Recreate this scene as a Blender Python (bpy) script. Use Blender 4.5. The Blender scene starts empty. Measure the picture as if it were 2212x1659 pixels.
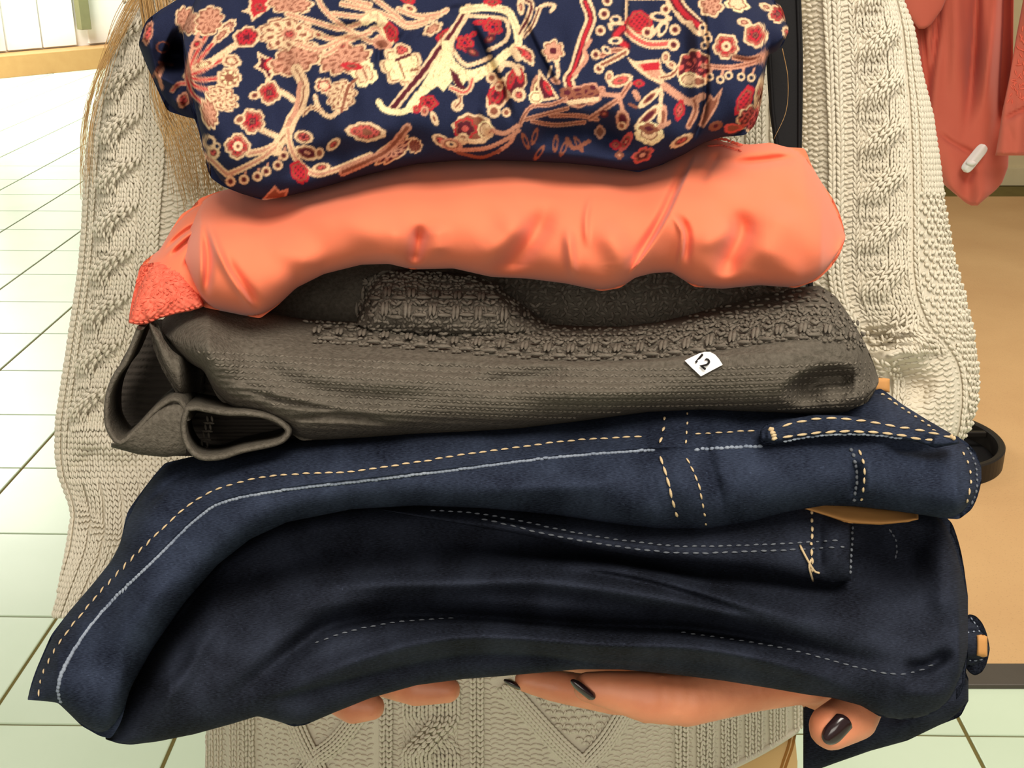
import bpy, bmesh, math, random
import numpy as np
from mathutils import Vector, Matrix

random.seed(7)
rng = np.random.default_rng(11)
scn = bpy.context.scene
C = scn.collection

# ------------------------------------------------------------------ camera
FPX, CX, CY = 2620.0, 1106.0, 829.5
PITCH = math.radians(21.7)
CAM = np.array([0.0, 0.0, 1.45])
cs, sn = math.cos(PITCH), math.sin(PITCH)
FWD = np.array([0.0, cs, -sn]); RGT = np.array([1.0, 0, 0]); UPV = np.array([0.0, sn, cs])
cam_d = bpy.data.cameras.new('camera')
cam_d.sensor_width = 36.0
cam_d.lens = FPX / 2212.0 * 36.0
cam_d.clip_start = 0.02
cam = bpy.data.objects.new('camera', cam_d)
C.objects.link(cam)
cam.location = CAM
cam.rotation_euler = (math.pi / 2 - PITCH, 0, 0)
scn.camera = cam

# ------------------------------------------------------------------ world, lights, exposure
scn.view_settings.view_transform = 'Standard'
scn.view_settings.look = 'None'
scn.view_settings.gamma = 1.0
scn.view_settings.use_curve_mapping = False
scn.view_settings.exposure = 0.0
w = bpy.data.worlds.new('store_air')
scn.world = w
w.use_nodes = True
w.node_tree.nodes['Background'].inputs[0].default_value = (1.0, 0.93, 0.82, 1)
w.node_tree.nodes['Background'].inputs[1].default_value = 0.24


def area_light(name, loc, target, size, power, col, size_y=None):
    d = bpy.data.lights.new(name, 'AREA')
    d.energy = power
    d.color = col
    d.shape = 'RECTANGLE'
    d.size = size
    d.size_y = size_y or size
    o = bpy.data.objects.new(name, d)
    C.objects.link(o)
    o.location = loc
    o.rotation_euler = (Vector(target) - Vector(loc)).to_track_quat('-Z', 'Y').to_euler()
    return o


area_light('ceiling_light_near', (0.35, -0.62, 2.95), (0.05, 0.6, 0.95), 1.1, 50, (1.0, 0.93, 0.82), 0.8)
area_light('fill_light_behind', (-0.3, -2.8, 2.25), (0.0, 0.6, 0.9), 2.0, 42, (1.0, 0.94, 0.84), 1.2)  # added frontal fill, set low to brighten the jumper under the pile
area_light('ceiling_light_over', (0.75, 0.55, 3.0), (0.3, 0.7, 1.0), 0.8, 9, (1.0, 0.93, 0.82), 0.6)
area_light('ceiling_light_aisle', (-2.4, 3.6, 3.2), (-2.0, 3.6, 0.0), 2.4, 30, (1.0, 0.98, 0.88), 2.4)
area_light('ceiling_light_aisle_far', (-4.6, 9.3, 3.2), (-4.6, 10.2, 0.4), 2.0, 430, (1.0, 0.98, 0.9), 3.0)
area_light('ceiling_light_rack', (2.0, 2.9, 3.1), (1.4, 3.2, 0.0), 1.2, 66, (1.0, 0.90, 0.76), 1.2)


# ------------------------------------------------------------------ helpers
def P(px, py, d):
    px, py, d = np.broadcast_arrays(np.asarray(px, float), np.asarray(py, float), np.asarray(d, float))
    a = (px - CX) / FPX
    b = (CY - py) / FPX
    return CAM + d[..., None] * (FWD + a[..., None] * RGT + b[..., None] * UPV)


def floor_at(px, py, z=0.0):
    r = FWD + (px - CX) / FPX * RGT + (CY - py) / FPX * UPV
    return CAM + r * ((z - CAM[2]) / r[2])


def lin(c):
    return tuple(((v / 255.0) / 12.92 if v / 255.0 <= 0.04045 else ((v / 255.0 + 0.055) / 1.055) ** 2.4) for v in c)


def np_mesh(name, verts, quads):
    """verts (N,3), quads (M,4) or list of such (may hold triangles as (M,3))"""
    verts = np.asarray(verts, np.float32).reshape(-1, 3)
    blocks = quads if isinstance(quads, list) else [quads]
    blocks = [np.asarray(b, np.int32) for b in blocks if len(b)]
    me = bpy.data.meshes.new(name)
    me.vertices.add(len(verts))
    me.vertices.foreach_set('co', verts.ravel())
    loops = np.concatenate([b.ravel() for b in blocks])
    tot = np.concatenate([np.full(len(b), b.shape[1], np.int32) for b in blocks])
    start = np.concatenate([[0], np.cumsum(tot)[:-1]]).astype(np.int32)
    me.loops.add(len(loops))
    me.loops.foreach_set('vertex_index', loops)
    me.polygons.add(len(tot))
    me.polygons.foreach_set('loop_start', start)
    me.polygons.foreach_set('loop_total', tot)
    me.update(calc_edges=True)
    me.validate()
    me.shade_smooth()
    return me


def link(name, me, mat=None, parent=None, kind=None, label=None):
    o = bpy.data.objects.new(name, me)
    C.objects.link(o)
    if mat is not None and me is not None:
        me.materials.append(mat)
    if parent is not None:
        o.parent = parent
        o.matrix_parent_inverse = Matrix.Translation(parent.location).inverted() if parent.type == 'EMPTY' else Matrix.Identity(4)
    if kind:
        o['kind'] = kind
    if label:
        o['label'] = label
    return o


def tag(o, label, cat, group=None):
    o['label'] = label
    o['category'] = cat
    if group:
        o['group'] = group
    return o


def thing(name, label, cat, loc=(0, 0, 0), group=None):
    o = bpy.data.objects.new(name, None)
    C.objects.link(o)
    o.location = loc
    return tag(o, label, cat, group)


def struct(name, me, mat, parent=None):
    o = link(name, me, mat, parent)
    if parent is None:
        o['kind'] = 'structure'
    return o


def cr(pts, n=8):
    """Catmull-Rom resample of a polyline"""
    p = np.asarray(pts, float)
    if len(p) < 3:
        t = np.linspace(0, 1, n * max(1, len(p) - 1) + 1)[:, None]
        return p[0] * (1 - t) + p[-1] * t
    q = np.vstack([2 * p[0] - p[1], p, 2 * p[-1] - p[-2]])
    out = []
    for i in range(1, len(q) - 2):
        p0, p1, p2, p3 = q[i - 1], q[i], q[i + 1], q[i + 2]
        for k in range(n):
            t = k / n
            out.append(0.5 * (2 * p1 + (p2 - p0) * t + (2 * p0 - 5 * p1 + 4 * p2 - p3) * t * t + (3 * p1 - p0 - 3 * p2 + p3) * t ** 3))
    out.append(p[-1])
    return np.array(out)


def poly_dist(X, Y, pts):
    """distance, signed side, fraction along for every X,Y to polyline"""
    best = np.full(X.shape, 1e9); side = np.zeros(X.shape); frac = np.zeros(X.shape)
    seg = np.hypot(*(pts[1:] - pts[:-1]).T)
    cum = np.concatenate([[0], np.cumsum(seg)]); L = cum[-1] + 1e-9
    for i in range(len(pts) - 1):
        ax, ay = pts[i]; bx, by = pts[i + 1]
        dx, dy = bx - ax, by - ay
        l2 = dx * dx + dy * dy + 1e-12
        t = np.clip(((X - ax) * dx + (Y - ay) * dy) / l2, 0, 1)
        ex, ey = X - ax - t * dx, Y - ay - t * dy
        dd = np.hypot(ex, ey)
        m = dd < best
        best = np.where(m, dd, best)
        side = np.where(m, np.sign(dx * ey - dy * ex), side)
        frac = np.where(m, (cum[i] + t * seg[i]) / L, frac)
    return best, side, frac


def sstep(x):
    x = np.clip(x, 0, 1)
    return x * x * (3 - 2 * x)


def creases(X, Y, lst):
    """metres towards the camera.  ('g', pts, width, amp) ridge or valley;
       ('s', pts, width, amp, falloff) step: right hand side (below a left-to-right line) raised"""
    H = np.zeros(X.shape)
    for c in lst:
        pts = c[1]
        w_ = c[2]
        reach = (c[4] * 3.0 if c[0] == 's' else w_ * 3.0) + 4
        m = (X > pts[:, 0].min() - reach) & (X < pts[:, 0].max() + reach) & (Y > pts[:, 1].min() - reach) & (Y < pts[:, 1].max() + reach)
        if not m.any():
            continue
        d, s, f = poly_dist(X[m], Y[m], pts)
        e_ = 0.34 if c[0] == 'g' else 0.12
        tp = sstep(f / e_) * sstep((1 - f) / e_)
        if c[0] == 'g':
            H[m] += c[3] * np.exp(-(d / w_) ** 2) * tp
        else:
            sd = d * s
            H[m] += c[3] * tp * np.exp(-np.clip(sd, 0, None) / c[4]) * sstep(sd / w_ + 0.5)
    return H


NK = [(rng.uniform(-1, 1), rng.uniform(-1, 1), rng.uniform(0, 6.28)) for _ in range(26)]


def ripple(X, Y, wl, amp, seed=0, ax=1.0, ay=1.0):
    """smooth pseudo noise made of sines, wl = wavelength in px"""
    H = np.zeros(X.shape)
    for i in range(9):
        a, b, p = NK[(i + seed * 3) % 26]
        n = math.hypot(a, b) + 1e-6
        k = 2 * math.pi / (wl * (0.6 + 0.12 * i))
        H += np.sin((X * a / n * ax + Y * b / n * ay) * k + p + seed)
    return H * amp / 3.0


def gsm(a, s):
    if s <= 0.3:
        return a
    r = int(s * 3) + 1
    k = np.exp(-0.5 * (np.arange(-r, r + 1) / s) ** 2); k /= k.sum()
    return np.convolve(np.pad(a, r, mode='reflect', reflect_type='odd'), k, mode='valid')


class Band:
    """A padded piece of cloth between two edge lines (x-monotone, or y-monotone with vert=True), with a front
    and a back surface; every point has its own distance from the camera."""

    def __init__(s, e0, e1, d, bulge, thick, crs=(), vert=False, p=2.0, ends=(40, 40), smooth=5.0, extra=None, ref=None, hem=None):
        s.vert = vert
        e0, e1 = np.asarray(e0, float), np.asarray(e1, float)
        if vert:
            e0, e1 = e0[:, ::-1], e1[:, ::-1]
        s.lo, s.hi = max(e0[0, 0], e1[0, 0]), min(e0[-1, 0], e1[-1, 0])
        s.u = np.arange(s.lo, s.hi + 0.5, 2.0)
        s.a = gsm(np.interp(s.u, e0[:, 0], e0[:, 1]), smooth / 2)
        s.b = gsm(np.interp(s.u, e1[:, 0], e1[:, 1]), smooth / 2)
        s.d, s.bulge, s.thick, s.p, s.ends, s.extra, s.ref = d, bulge, thick, p, ends, extra, ref
        s.crs = [(c[0], cr(c[1], 4), *c[2:]) for c in crs]
        s.hem = hem
        s.a2, s.b2 = (s.a, s.b) if vert else (gsm(s.a, 13), gsm(s.b, 13))

    def edges(s, u):
        return np.interp(u, s.u, s.a), np.interp(u, s.u, s.b)

    def prof(s, u, t):
        pr = np.sqrt(np.clip(1 - np.abs(2 * np.clip(t, 0, 1) - 1) ** s.p, 0, 1))
        e = np.ones_like(u)
        if s.ends[0] > 0:
            q = np.clip((u - s.lo) / s.ends[0], 0, 1); e = e * np.sqrt(1 - (1 - q) ** 2)
        if s.ends[1] > 0:
            q = np.clip((s.hi - u) / s.ends[1], 0, 1); e = e * np.sqrt(1 - (1 - q) ** 2)
        return pr * e

    def base(s, u, t):
        if callable(s.d):
            return s.d(u, t)
        return s.d[0] + (s.d[1] - s.d[0]) * t

    def scale(s, a, b):
        return 1.0 if s.ref is None else np.clip((b - a) / s.ref, 0, 1)

    def shape_ut(s, u, t):
        a, b = s.edges(u)
        v = a + (b - a) * t
        a2, b2 = np.interp(u, s.u, s.a2), np.interp(u, s.u, s.b2)
        t2 = np.clip((v - a2) / np.maximum(b2 - a2, 1.0), 0, 1)
        pr = np.sqrt(s.prof(u, t) * s.prof(u, t2)) * s.scale(a2, b2) if not s.vert else s.prof(u, t) * s.scale(a, b)
        return v, (t if s.vert else t2), pr

    def front_ut(s, u, t):
        v, tb_, pr = s.shape_ut(u, t)
        X, Y = (v, u) if s.vert else (u, v)
        H = creases(X, Y, s.crs)
        if s.extra is not None:
            H = H + s.extra(X, Y)
        if s.hem is not None:
            Y = Y - s.hem(u, t)
        return X, Y, s.base(u, tb_) - s.bulge * pr - H * np.clip(pr * 1.6, 0, 1)

    def back_ut(s, u, t):
        v, tb_, pr = s.shape_ut(u, t)
        X, Y = (v, u) if s.vert else (u, v)
        if s.hem is not None:
            Y = Y - s.hem(u, t)
        return X, Y, s.base(u, tb_) + s.thick * pr

    def at(s, px, py, off=0.0):
        """3D point of the front surface seen at px,py"""
        px, py = np.asarray(px, float), np.asarray(py, float)
        u, v = (py, px) if s.vert else (px, py)
        a, b = s.edges(u)
        t = np.clip((v - a) / np.where(np.abs(b - a) < 1e-6, 1, b - a), 0.0, 1.0)
        X, Y, D = s.front_ut(u, t)
        return P(px, py, D - off)

    def build(s, name, mat, parent=None, step=4.0, rows=None, nb=14, color=None, kind=None, label=None, open_end=False):
        n = max(8, int((s.hi - s.lo) / step))
        u = np.linspace(s.lo, s.hi, n)
        hmax = np.max(np.abs(s.b - s.a))
        m = rows or max(16, int(hmax / step))
        th = 0.5 - 0.5 * np.cos(np.linspace(0, np.pi, m))
        th = 0.45 * th + 0.55 * np.linspace(0, 1, m)
        U, T = np.meshgrid(u, th, indexing='ij')
        Xf, Yf, Df = s.front_ut(U, T)
        tb = np.linspace(1, 0, nb + 2)[1:-1]
        Ub, Tb = np.meshgrid(u, tb, indexing='ij')
        Xb, Yb, Db = s.back_ut(Ub, Tb)
        X = np.hstack([Xf, Xb]); Y = np.hstack([Yf, Yb]); D = np.hstack([Df, Db])
        V = P(X, Y, D)
        k = m + nb
        i = np.arange(n - 1)[:, None] * k; j = np.arange(k)[None, :]; jn = (j + 1) % k
        q = np.stack([i + j, i + k + j, i + k + jn, i + jn], -1).reshape(-1, 4)
        if not s.vert:
            q = q[:, ::-1]
        me = np_mesh(name, V.reshape(-1, 3), q)
        uv = me.uv_layers.new(name='cloth')
        li = np.empty(len(me.loops), np.int32); me.loops.foreach_get('vertex_index', li)
        UVv = np.stack([X.ravel() / 100.0, Y.ravel() / 100.0], -1)
        uv.data.foreach_set('uv', UVv[li].ravel().astype(np.float32))
        if color is not None:
            at = me.color_attributes.new('print', 'FLOAT_COLOR', 'POINT')
            col = color(X.ravel(), Y.ravel())
            at.data.foreach_set('color', np.hstack([col, np.ones((len(col), 1))]).astype(np.float32).ravel())
        return link(name, me, mat, parent, kind, label)


# leaf shaped yarn loops / thread stitches -------------------------------------------------
_RS = [(-1.0, 0.25), (-0.5, 0.86), (0.05, 1.0), (0.55, 0.82), (1.0, 0.25)]
_NG = 5


def leaves(pos, dr, nr, ln, wd, ht):
    """arrays of small elongated padded loops; returns verts, quads"""
    N = len(pos)
    dr = dr / (np.linalg.norm(dr, axis=1, keepdims=True) + 1e-12)
    sd = np.cross(nr, dr); sd /= (np.linalg.norm(sd, axis=1, keepdims=True) + 1e-12)
    nr = np.cross(dr, sd)
    ln, wd, ht = (np.broadcast_to(np.asarray(v, float), (N,)) for v in (ln, wd, ht))
    V = np.zeros((N, len(_RS), _NG, 3))
    for i, (z, r) in enumerate(_RS):
        for j in range(_NG):
            a = 2 * math.pi * j / _NG
            V[:, i, j] = (pos + dr * (z * ln / 2)[:, None] + sd * (math.cos(a) * r * wd / 2)[:, None]
                          + nr * (math.sin(a) * r * ht / 2 - 0.12 * ht * (z * z))[:, None])
    k = len(_RS) * _NG
    q = []
    for i in range(len(_RS) - 1):
        for j in range(_NG):
            jn = (j + 1) % _NG
            q.append((i * _NG + j, i * _NG + jn, (i + 1) * _NG + jn, (i + 1) * _NG + j))
    q = np.array(q)
    Q = (np.arange(N)[:, None, None] * k + q[None]).reshape(-1, 4)
    return V.reshape(-1, 3), Q


class Yarn:
    def __init__(s):
        s.v, s.q, s.n = [], [], 0

    def add(s, V, Q):
        if len(V):
            s.v.append(V); s.q.append(Q + s.n); s.n += len(V)

    def stitches(s, S, a, b, ang, ln, wd, rise, ht=None, px=0.0003):
        """S(a,b)->3D; ang in the a,b plane (0 = along +a); ln, wd in px; rise in metres"""
        a, b, ang = (np.asarray(v, float).ravel() for v in np.broadcast_arrays(a, b, ang))
        if not len(a):
            return
        e = 2.0
        p = S(a, b)
        ta = (S(a + e, b) - S(a - e, b)); tb = (S(a, b + e) - S(a, b - e))
        nr = np.cross(ta, tb); nr /= (np.linalg.norm(nr, axis=1, keepdims=True) + 1e-15)
        flip = np.sign((nr * (CAM - p)).sum(1)); flip[flip == 0] = 1
        nr *= flip[:, None]
        ta /= (np.linalg.norm(ta, axis=1, keepdims=True) + 1e-12)
        tb /= (np.linalg.norm(tb, axis=1, keepdims=True) + 1e-12)
        dr = ta * np.cos(ang)[:, None] + tb * np.sin(ang)[:, None]
        N = len(p)
        wd = np.broadcast_to(np.asarray(wd, float), (N,)) * px
        ln = np.broadcast_to(np.asarray(ln, float), (N,)) * px
        h = wd * 0.85 if ht is None else np.broadcast_to(np.asarray(ht, float), (N,)) * px
        rise = np.broadcast_to(np.asarray(rise, float), (N,))
        V, Q = leaves(p + nr * rise[:, None], dr, nr, ln, wd, h)
        s.add(V, Q)

    def build(s, name, mat, parent, label=None):
        me = np_mesh(name, np.vstack(s.v), np.vstack(s.q))
        return link(name, me, mat, parent, 'stuff', label)


def tube_mesh(pts, rad, ng=8, closed=False, caps=True):
    pts = np.asarray(pts, float); n = len(pts)
    rad = np.broadcast_to(np.asarray(rad, float), (n,))
    if closed:
        tg = np.roll(pts, -1, 0) - np.roll(pts, 1, 0)
    else:
        tg = np.gradient(pts, axis=0)
    tg /= (np.linalg.norm(tg, axis=1, keepdims=True) + 1e-12)
    ref = np.array([0, 0, 1.0]) if abs(tg[0][2]) < 0.9 else np.array([1.0, 0, 0])
    V = np.zeros((n, ng, 3))
    nn = np.cross(tg[0], ref)
    for i in range(n):
        nn = nn - tg[i] * nn.dot(tg[i]); nn /= (np.linalg.norm(nn) + 1e-12)
        bb = np.cross(tg[i], nn)
        for j in range(ng):
            a = 2 * math.pi * j / ng
            V[i, j] = pts[i] + rad[i] * (nn * math.cos(a) + bb * math.sin(a))
    m = n if closed else n - 1
    i = np.arange(m)[:, None]; j = np.arange(ng)[None, :]
    q = np.stack([i * ng + j, i * ng + (j + 1) % ng, ((i + 1) % n) * ng + (j + 1) % ng, ((i + 1) % n) * ng + j], -1).reshape(-1, 4)
    V = V.reshape(-1, 3); blocks = [q]
    if caps and not closed:
        V = np.vstack([V, pts[0], pts[-1]])
        j = np.arange(ng)
        blocks.append(np.stack([np.full(ng, n * ng), (j + 1) % ng, j], -1))
        blocks.append(np.stack([np.full(ng, n * ng + 1), (n - 1) * ng + j, (n - 1) * ng + (j + 1) % ng], -1))
    return V, blocks


def merge(parts):
    V, B, n = [], {}, 0
    for v, bl in parts:
        V.append(v)
        for b in (bl if isinstance(bl, list) else [bl]):
            B.setdefault(b.shape[1], []).append(b + n)
        n += len(v)
    return np.vstack(V), [np.vstack(b) for b in B.values()]


def box_mesh(name, lo, hi, bev=0.0):
    bm = bmesh.new()
    bmesh.ops.create_cube(bm, size=1.0)
    for v in bm.verts:
        v.co = Vector([(lo[k] + hi[k]) / 2 + v.co[k] * (hi[k] - lo[k]) for k in range(3)])
    if bev > 0:
        bmesh.ops.bevel(bm, geom=list(bm.edges), offset=bev, segments=2, affect='EDGES', profile=0.5)
    me = bpy.data.meshes.new(name)
    bm.to_mesh(me); bm.free()
    return me


# ------------------------------------------------------------------ materials
def new_mat(name):
    m = bpy.data.materials.new(name)
    m.use_nodes = True
    nt = m.node_tree
    return m, nt, nt.nodes['Principled BSDF']


def nd(nt, typ, **kw):
    n = nt.nodes.new(typ)
    for k, v in kw.items():
        if k.startswith('i_'):
            key = k[2:]
            n.inputs[int(key) if key.isdigit() else key].default_value = v
        else:
            setattr(n, k, v)
    return n


def fabric(name, col, col2=None, rough=0.9, sheen=0.0, nscale=900.0, bump=0.25, bdist=0.0006, blotch=14.0, blotch_amt=0.35):
    m, nt, b = new_mat(name)
    L = nt.links.new
    tc = nd(nt, 'ShaderNodeTexCoord')
    n1 = nd(nt, 'ShaderNodeTexNoise', i_Scale=blotch, i_Detail=4.0)
    L(tc.outputs['Object'], n1.inputs['Vector'])
    n2 = nd(nt, 'ShaderNodeTexNoise', i_Scale=nscale, i_Detail=2.0)
    L(tc.outputs['Object'], n2.inputs['Vector'])
    rp = nd(nt, 'ShaderNodeMapRange', i_1=0.3, i_2=0.7, i_3=0.0, i_4=blotch_amt)
    L(n1.outputs['Fac'], rp.inputs[0])
    mx = nd(nt, 'ShaderNodeMix', data_type='RGBA')
    mx.inputs[6].default_value = (*lin(col), 1); mx.inputs[7].default_value = (*lin(col2 or tuple(c * 0.85 for c in col)), 1)
    L(rp.outputs[0], mx.inputs[0])
    L(mx.outputs[2], b.inputs['Base Color'])
    b.inputs['Roughness'].default_value = rough
    b.inputs['Sheen Weight'].default_value = sheen
    b.inputs['Specular IOR Level'].default_value = 0.15
    bp = nd(nt, 'ShaderNodeBump', i_Strength=bump, i_Distance=bdist)
    L(n2.outputs['Fac'], bp.inputs['Height'])
    L(bp.outputs[0], b.inputs['Normal'])
    return m


M = {}
M['cream_yarn'] = fabric('cream_yarn', (218, 209, 190), (202, 191, 168), nscale=1800, bump=0.5, bdist=0.0004)
M['salmon_cloth'] = fabric('salmon_cloth', (234, 124, 90), (226, 110, 76), nscale=2400, bump=0.12, bdist=0.0003, sheen=0.15)
M['hanging_salmon'] = fabric('hanging_salmon', (204, 104, 84), (188, 90, 72), nscale=900, bump=0.12, sheen=0.1)
M['lace_pink'] = fabric('lace_pink', (238, 122, 98), (214, 90, 70), nscale=900, bump=0.5, bdist=0.0006, blotch=420, blotch_amt=0.8)
M['grey_knit'] = fabric('grey_knit', (100, 93, 83), (76, 70, 61), nscale=760, bump=0.8, bdist=0.0009, blotch=520, blotch_amt=0.9)
M['grey_yarn'] = fabric('grey_yarn', (116, 108, 97), (92, 85, 75), nscale=1500, bump=0.6, bdist=0.0004, blotch=420, blotch_amt=0.9)
M['grey_shaded'] = fabric('grey_shaded', (72, 66, 60), (60, 54, 48), nscale=1900, bump=0.4)  # same grey knit, darkened to paint in the shade inside the cuffs
M['thread_gold'] = fabric('thread_gold', (206, 182, 144), (176, 146, 108), nscale=2000, blotch=90)
M['thread_pale'] = fabric('thread_pale', (150, 158, 170), (104, 114, 132), nscale=2000, blotch=120, blotch_amt=0.8)
M['thread_dim'] = fabric('thread_dim', (112, 116, 122), (84, 88, 98), nscale=2000, blotch=120, blotch_amt=0.8)
M['tan_leather'] = fabric('tan_leather', (196, 142, 84), (178, 124, 70), nscale=300, rough=0.6, sheen=0)
M['tan_trouser'] = fabric('tan_trouser', (218, 180, 124), (206, 166, 110), nscale=1200)
M['seam_brown'] = fabric('seam_brown', (150, 104, 48), nscale=1200)
M['hair'] = fabric('hair', (196, 158, 104), (160, 122, 74), rough=0.45, nscale=300, sheen=0, blotch=60, blotch_amt=1.0)
M['nail'] = fabric('nail', (42, 26, 28), rough=0.18, nscale=100, bump=0.0, sheen=0)
M['nail'].node_tree.nodes['Principled BSDF'].inputs['Specular IOR Level'].default_value = 0.6
M['strap'] = fabric('strap', (20, 19, 20), rough=0.7, nscale=700, bump=0.2, sheen=0)
M['black_plastic'] = fabric('black_plastic', (44, 40, 36), rough=0.4, nscale=200, bump=0.05, sheen=0)
M['white_plastic'] = fabric('white_plastic', (238, 232, 226), rough=0.35, nscale=100, bump=0.0, sheen=0)
M['sticker'] = fabric('sticker', (248, 246, 244), (240, 238, 236), rough=0.45, nscale=100, bump=0.0, sheen=0)
M['ink'] = fabric('ink', (26, 24, 24), rough=0.7, nscale=100, bump=0.0, sheen=0)
M['metal'] = fabric('metal', (120, 112, 104), rough=0.35, nscale=100, bump=0.0, sheen=0)
M['metal'].node_tree.nodes['Principled BSDF'].inputs['Metallic'].default_value = 0.8
M['shoe'] = fabric('shoe', (60, 50, 44), rough=0.5)


def skin_mat():
    m, nt, b = new_mat('skin')
    L = nt.links.new
    tc = nd(nt, 'ShaderNodeTexCoord')
    n = nd(nt, 'ShaderNodeTexNoise', i_Scale=40.0, i_Detail=5.0)
    L(tc.outputs['Object'], n.inputs['Vector'])
    r = nd(nt, 'ShaderNodeValToRGB')
    r.color_ramp.elements[0].position = 0.3; r.color_ramp.elements[0].color = (*lin((206, 124, 88)), 1)
    r.color_ramp.elements[1].position = 0.72; r.color_ramp.elements[1].color = (*lin((232, 152, 112)), 1)
    L(n.outputs['Fac'], r.inputs[0]); L(r.outputs[0], b.inputs['Base Color'])
    b.inputs['Roughness'].default_value = 0.5
    b.inputs['Subsurface Weight'].default_value = 0.12
    b.inputs['Subsurface Radius'].default_value = (0.01, 0.004, 0.002)
    n2 = nd(nt, 'ShaderNodeTexNoise', i_Scale=900.0)
    L(tc.outputs['Object'], n2.inputs['Vector'])
    bp = nd(nt, 'ShaderNodeBump', i_Strength=0.12, i_Distance=0.0006)
    L(n2.outputs['Fac'], bp.inputs['Height']); L(bp.outputs[0], b.inputs['Normal'])
    return m


M['skin'] = skin_mat()


def denim(name, base, pale, speck=0.5):
    m, nt, b = new_mat(name)
    L = nt.links.new
    tc = nd(nt, 'ShaderNodeTexCoord')
    uv = nd(nt, 'ShaderNodeUVMap', uv_map='cloth')
    mp = nd(nt, 'ShaderNodeMapping'); mp.inputs['Rotation'].default_value = (0, 0, math.radians(52)); mp.inputs['Scale'].default_value = (1.0, 5.0, 1)
    L(uv.outputs[0], mp.inputs[0])
    tw = nd(nt, 'ShaderNodeTexNoise', i_Scale=11.0, i_Detail=3.0)
    L(mp.outputs[0], tw.inputs['Vector'])
    sp = nd(nt, 'ShaderNodeTexNoise', i_Scale=16.0, i_Detail=4.0, i_Roughness=0.75)
    L(uv.outputs[0], sp.inputs['Vector'])
    spr = nd(nt, 'ShaderNodeMapRange', i_1=0.60, i_2=0.78, i_3=0.0, i_4=speck); L(sp.outputs['Fac'], spr.inputs[0])
    bl = nd(nt, 'ShaderNodeTexNoise', i_Scale=0.9, i_Detail=3.0); L(uv.outputs[0], bl.inputs['Vector'])
    blr = nd(nt, 'ShaderNodeMapRange', i_1=0.35, i_2=0.7, i_3=0.0, i_4=0.30); L(bl.outputs['Fac'], blr.inputs[0])
    twr = nd(nt, 'ShaderNodeMapRange', i_1=0.35, i_2=0.75, i_3=0.0, i_4=0.35); L(tw.outputs['Fac'], twr.inputs[0])
    ad = nd(nt, 'ShaderNodeMath', operation='ADD'); L(spr.outputs[0], ad.inputs[0]); L(blr.outputs[0], ad.inputs[1])
    ad2 = nd(nt, 'ShaderNodeMath', operation='ADD', use_clamp=True); L(ad.outputs[0], ad2.inputs[0]); L(twr.outputs[0], ad2.inputs[1])
    mx = nd(nt, 'ShaderNodeMix', data_type='RGBA')
    mx.inputs[6].default_value = (*lin(base), 1); mx.inputs[7].default_value = (*lin(pale), 1)
    L(ad2.outputs[0], mx.inputs[0]); L(mx.outputs[2], b.inputs['Base Color'])
    b.inputs['Roughness'].default_value = 0.85
    b.inputs['Specular IOR Level'].default_value = 0.06
    bp = nd(nt, 'ShaderNodeBump', i_Strength=0.35, i_Distance=0.0005)
    L(tw.outputs['Fac'], bp.inputs['Height']); L(bp.outputs[0], b.inputs['Normal'])
    return m


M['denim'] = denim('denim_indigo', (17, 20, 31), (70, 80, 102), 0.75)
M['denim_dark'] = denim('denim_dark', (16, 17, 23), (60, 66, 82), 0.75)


def print_mat():
    m, nt, b = new_mat('floral_print')
    L = nt.links.new
    at = nd(nt, 'ShaderNodeVertexColor', layer_name='print')
    tc = nd(nt, 'ShaderNodeTexCoord')
    n2 = nd(nt, 'ShaderNodeTexNoise', i_Scale=2200.0, i_Detail=2.0); L(tc.outputs['Object'], n2.inputs['Vector'])
    hs = nd(nt, 'ShaderNodeMapRange', i_1=0.3, i_2=0.7, i_3=0.82, i_4=1.12); L(n2.outputs['Fac'], hs.inputs[0])
    mx = nd(nt, 'ShaderNodeMix', data_type='RGBA', blend_type='MULTIPLY'); mx.inputs[0].default_value = 1.0
    L(at.outputs['Color'], mx.inputs[6]); L(hs.outputs[0], mx.inputs[7])
    L(mx.outputs[2], b.inputs['Base Color'])
    b.inputs['Roughness'].default_value = 0.85; b.inputs['Specular IOR Level'].default_value = 0.08
    bp = nd(nt, 'ShaderNodeBump', i_Strength=0.2, i_Distance=0.0003)
    L(n2.outputs['Fac'], bp.inputs['Height']); L(bp.outputs[0], b.inputs['Normal'])
    return m


M['floral'] = print_mat()


def tile_mat():
    m, nt, b = new_mat('floor_tile')
    L = nt.links.new
    tc = nd(nt, 'ShaderNodeTexCoord'); oi = nd(nt, 'ShaderNodeObjectInfo')
    va = nd(nt, 'ShaderNodeVectorMath', operation='ADD'); L(tc.outputs['Object'], va.inputs[0]); L(oi.outputs['Location'], va.inputs[1])
    n = nd(nt, 'ShaderNodeTexNoise', i_Scale=3.0, i_Detail=6.0); L(va.outputs[0], n.inputs['Vector'])
    r = nd(nt, 'ShaderNodeValToRGB')
    r.color_ramp.elements[0].position = 0.25; r.color_ramp.elements[0].color = (*lin((208, 226, 198)), 1)
    r.color_ramp.elements[1].position = 0.75; r.color_ramp.elements[1].color = (*lin((218, 234, 208)), 1)
    L(n.outputs['Fac'], r.inputs[0])
    hv = nd(nt, 'ShaderNodeMapRange', i_3=0.96, i_4=1.03); L(oi.outputs['Random'], hv.inputs[0])
    mx = nd(nt, 'ShaderNodeMix', data_type='RGBA', blend_type='MULTIPLY'); mx.inputs[0].default_value = 1.0
    L(r.outputs[0], mx.inputs[6]); L(hv.outputs[0], mx.inputs[7]); L(mx.outputs[2], b.inputs['Base Color'])
    b.inputs['Roughness'].default_value = 0.28
    return m


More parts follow.
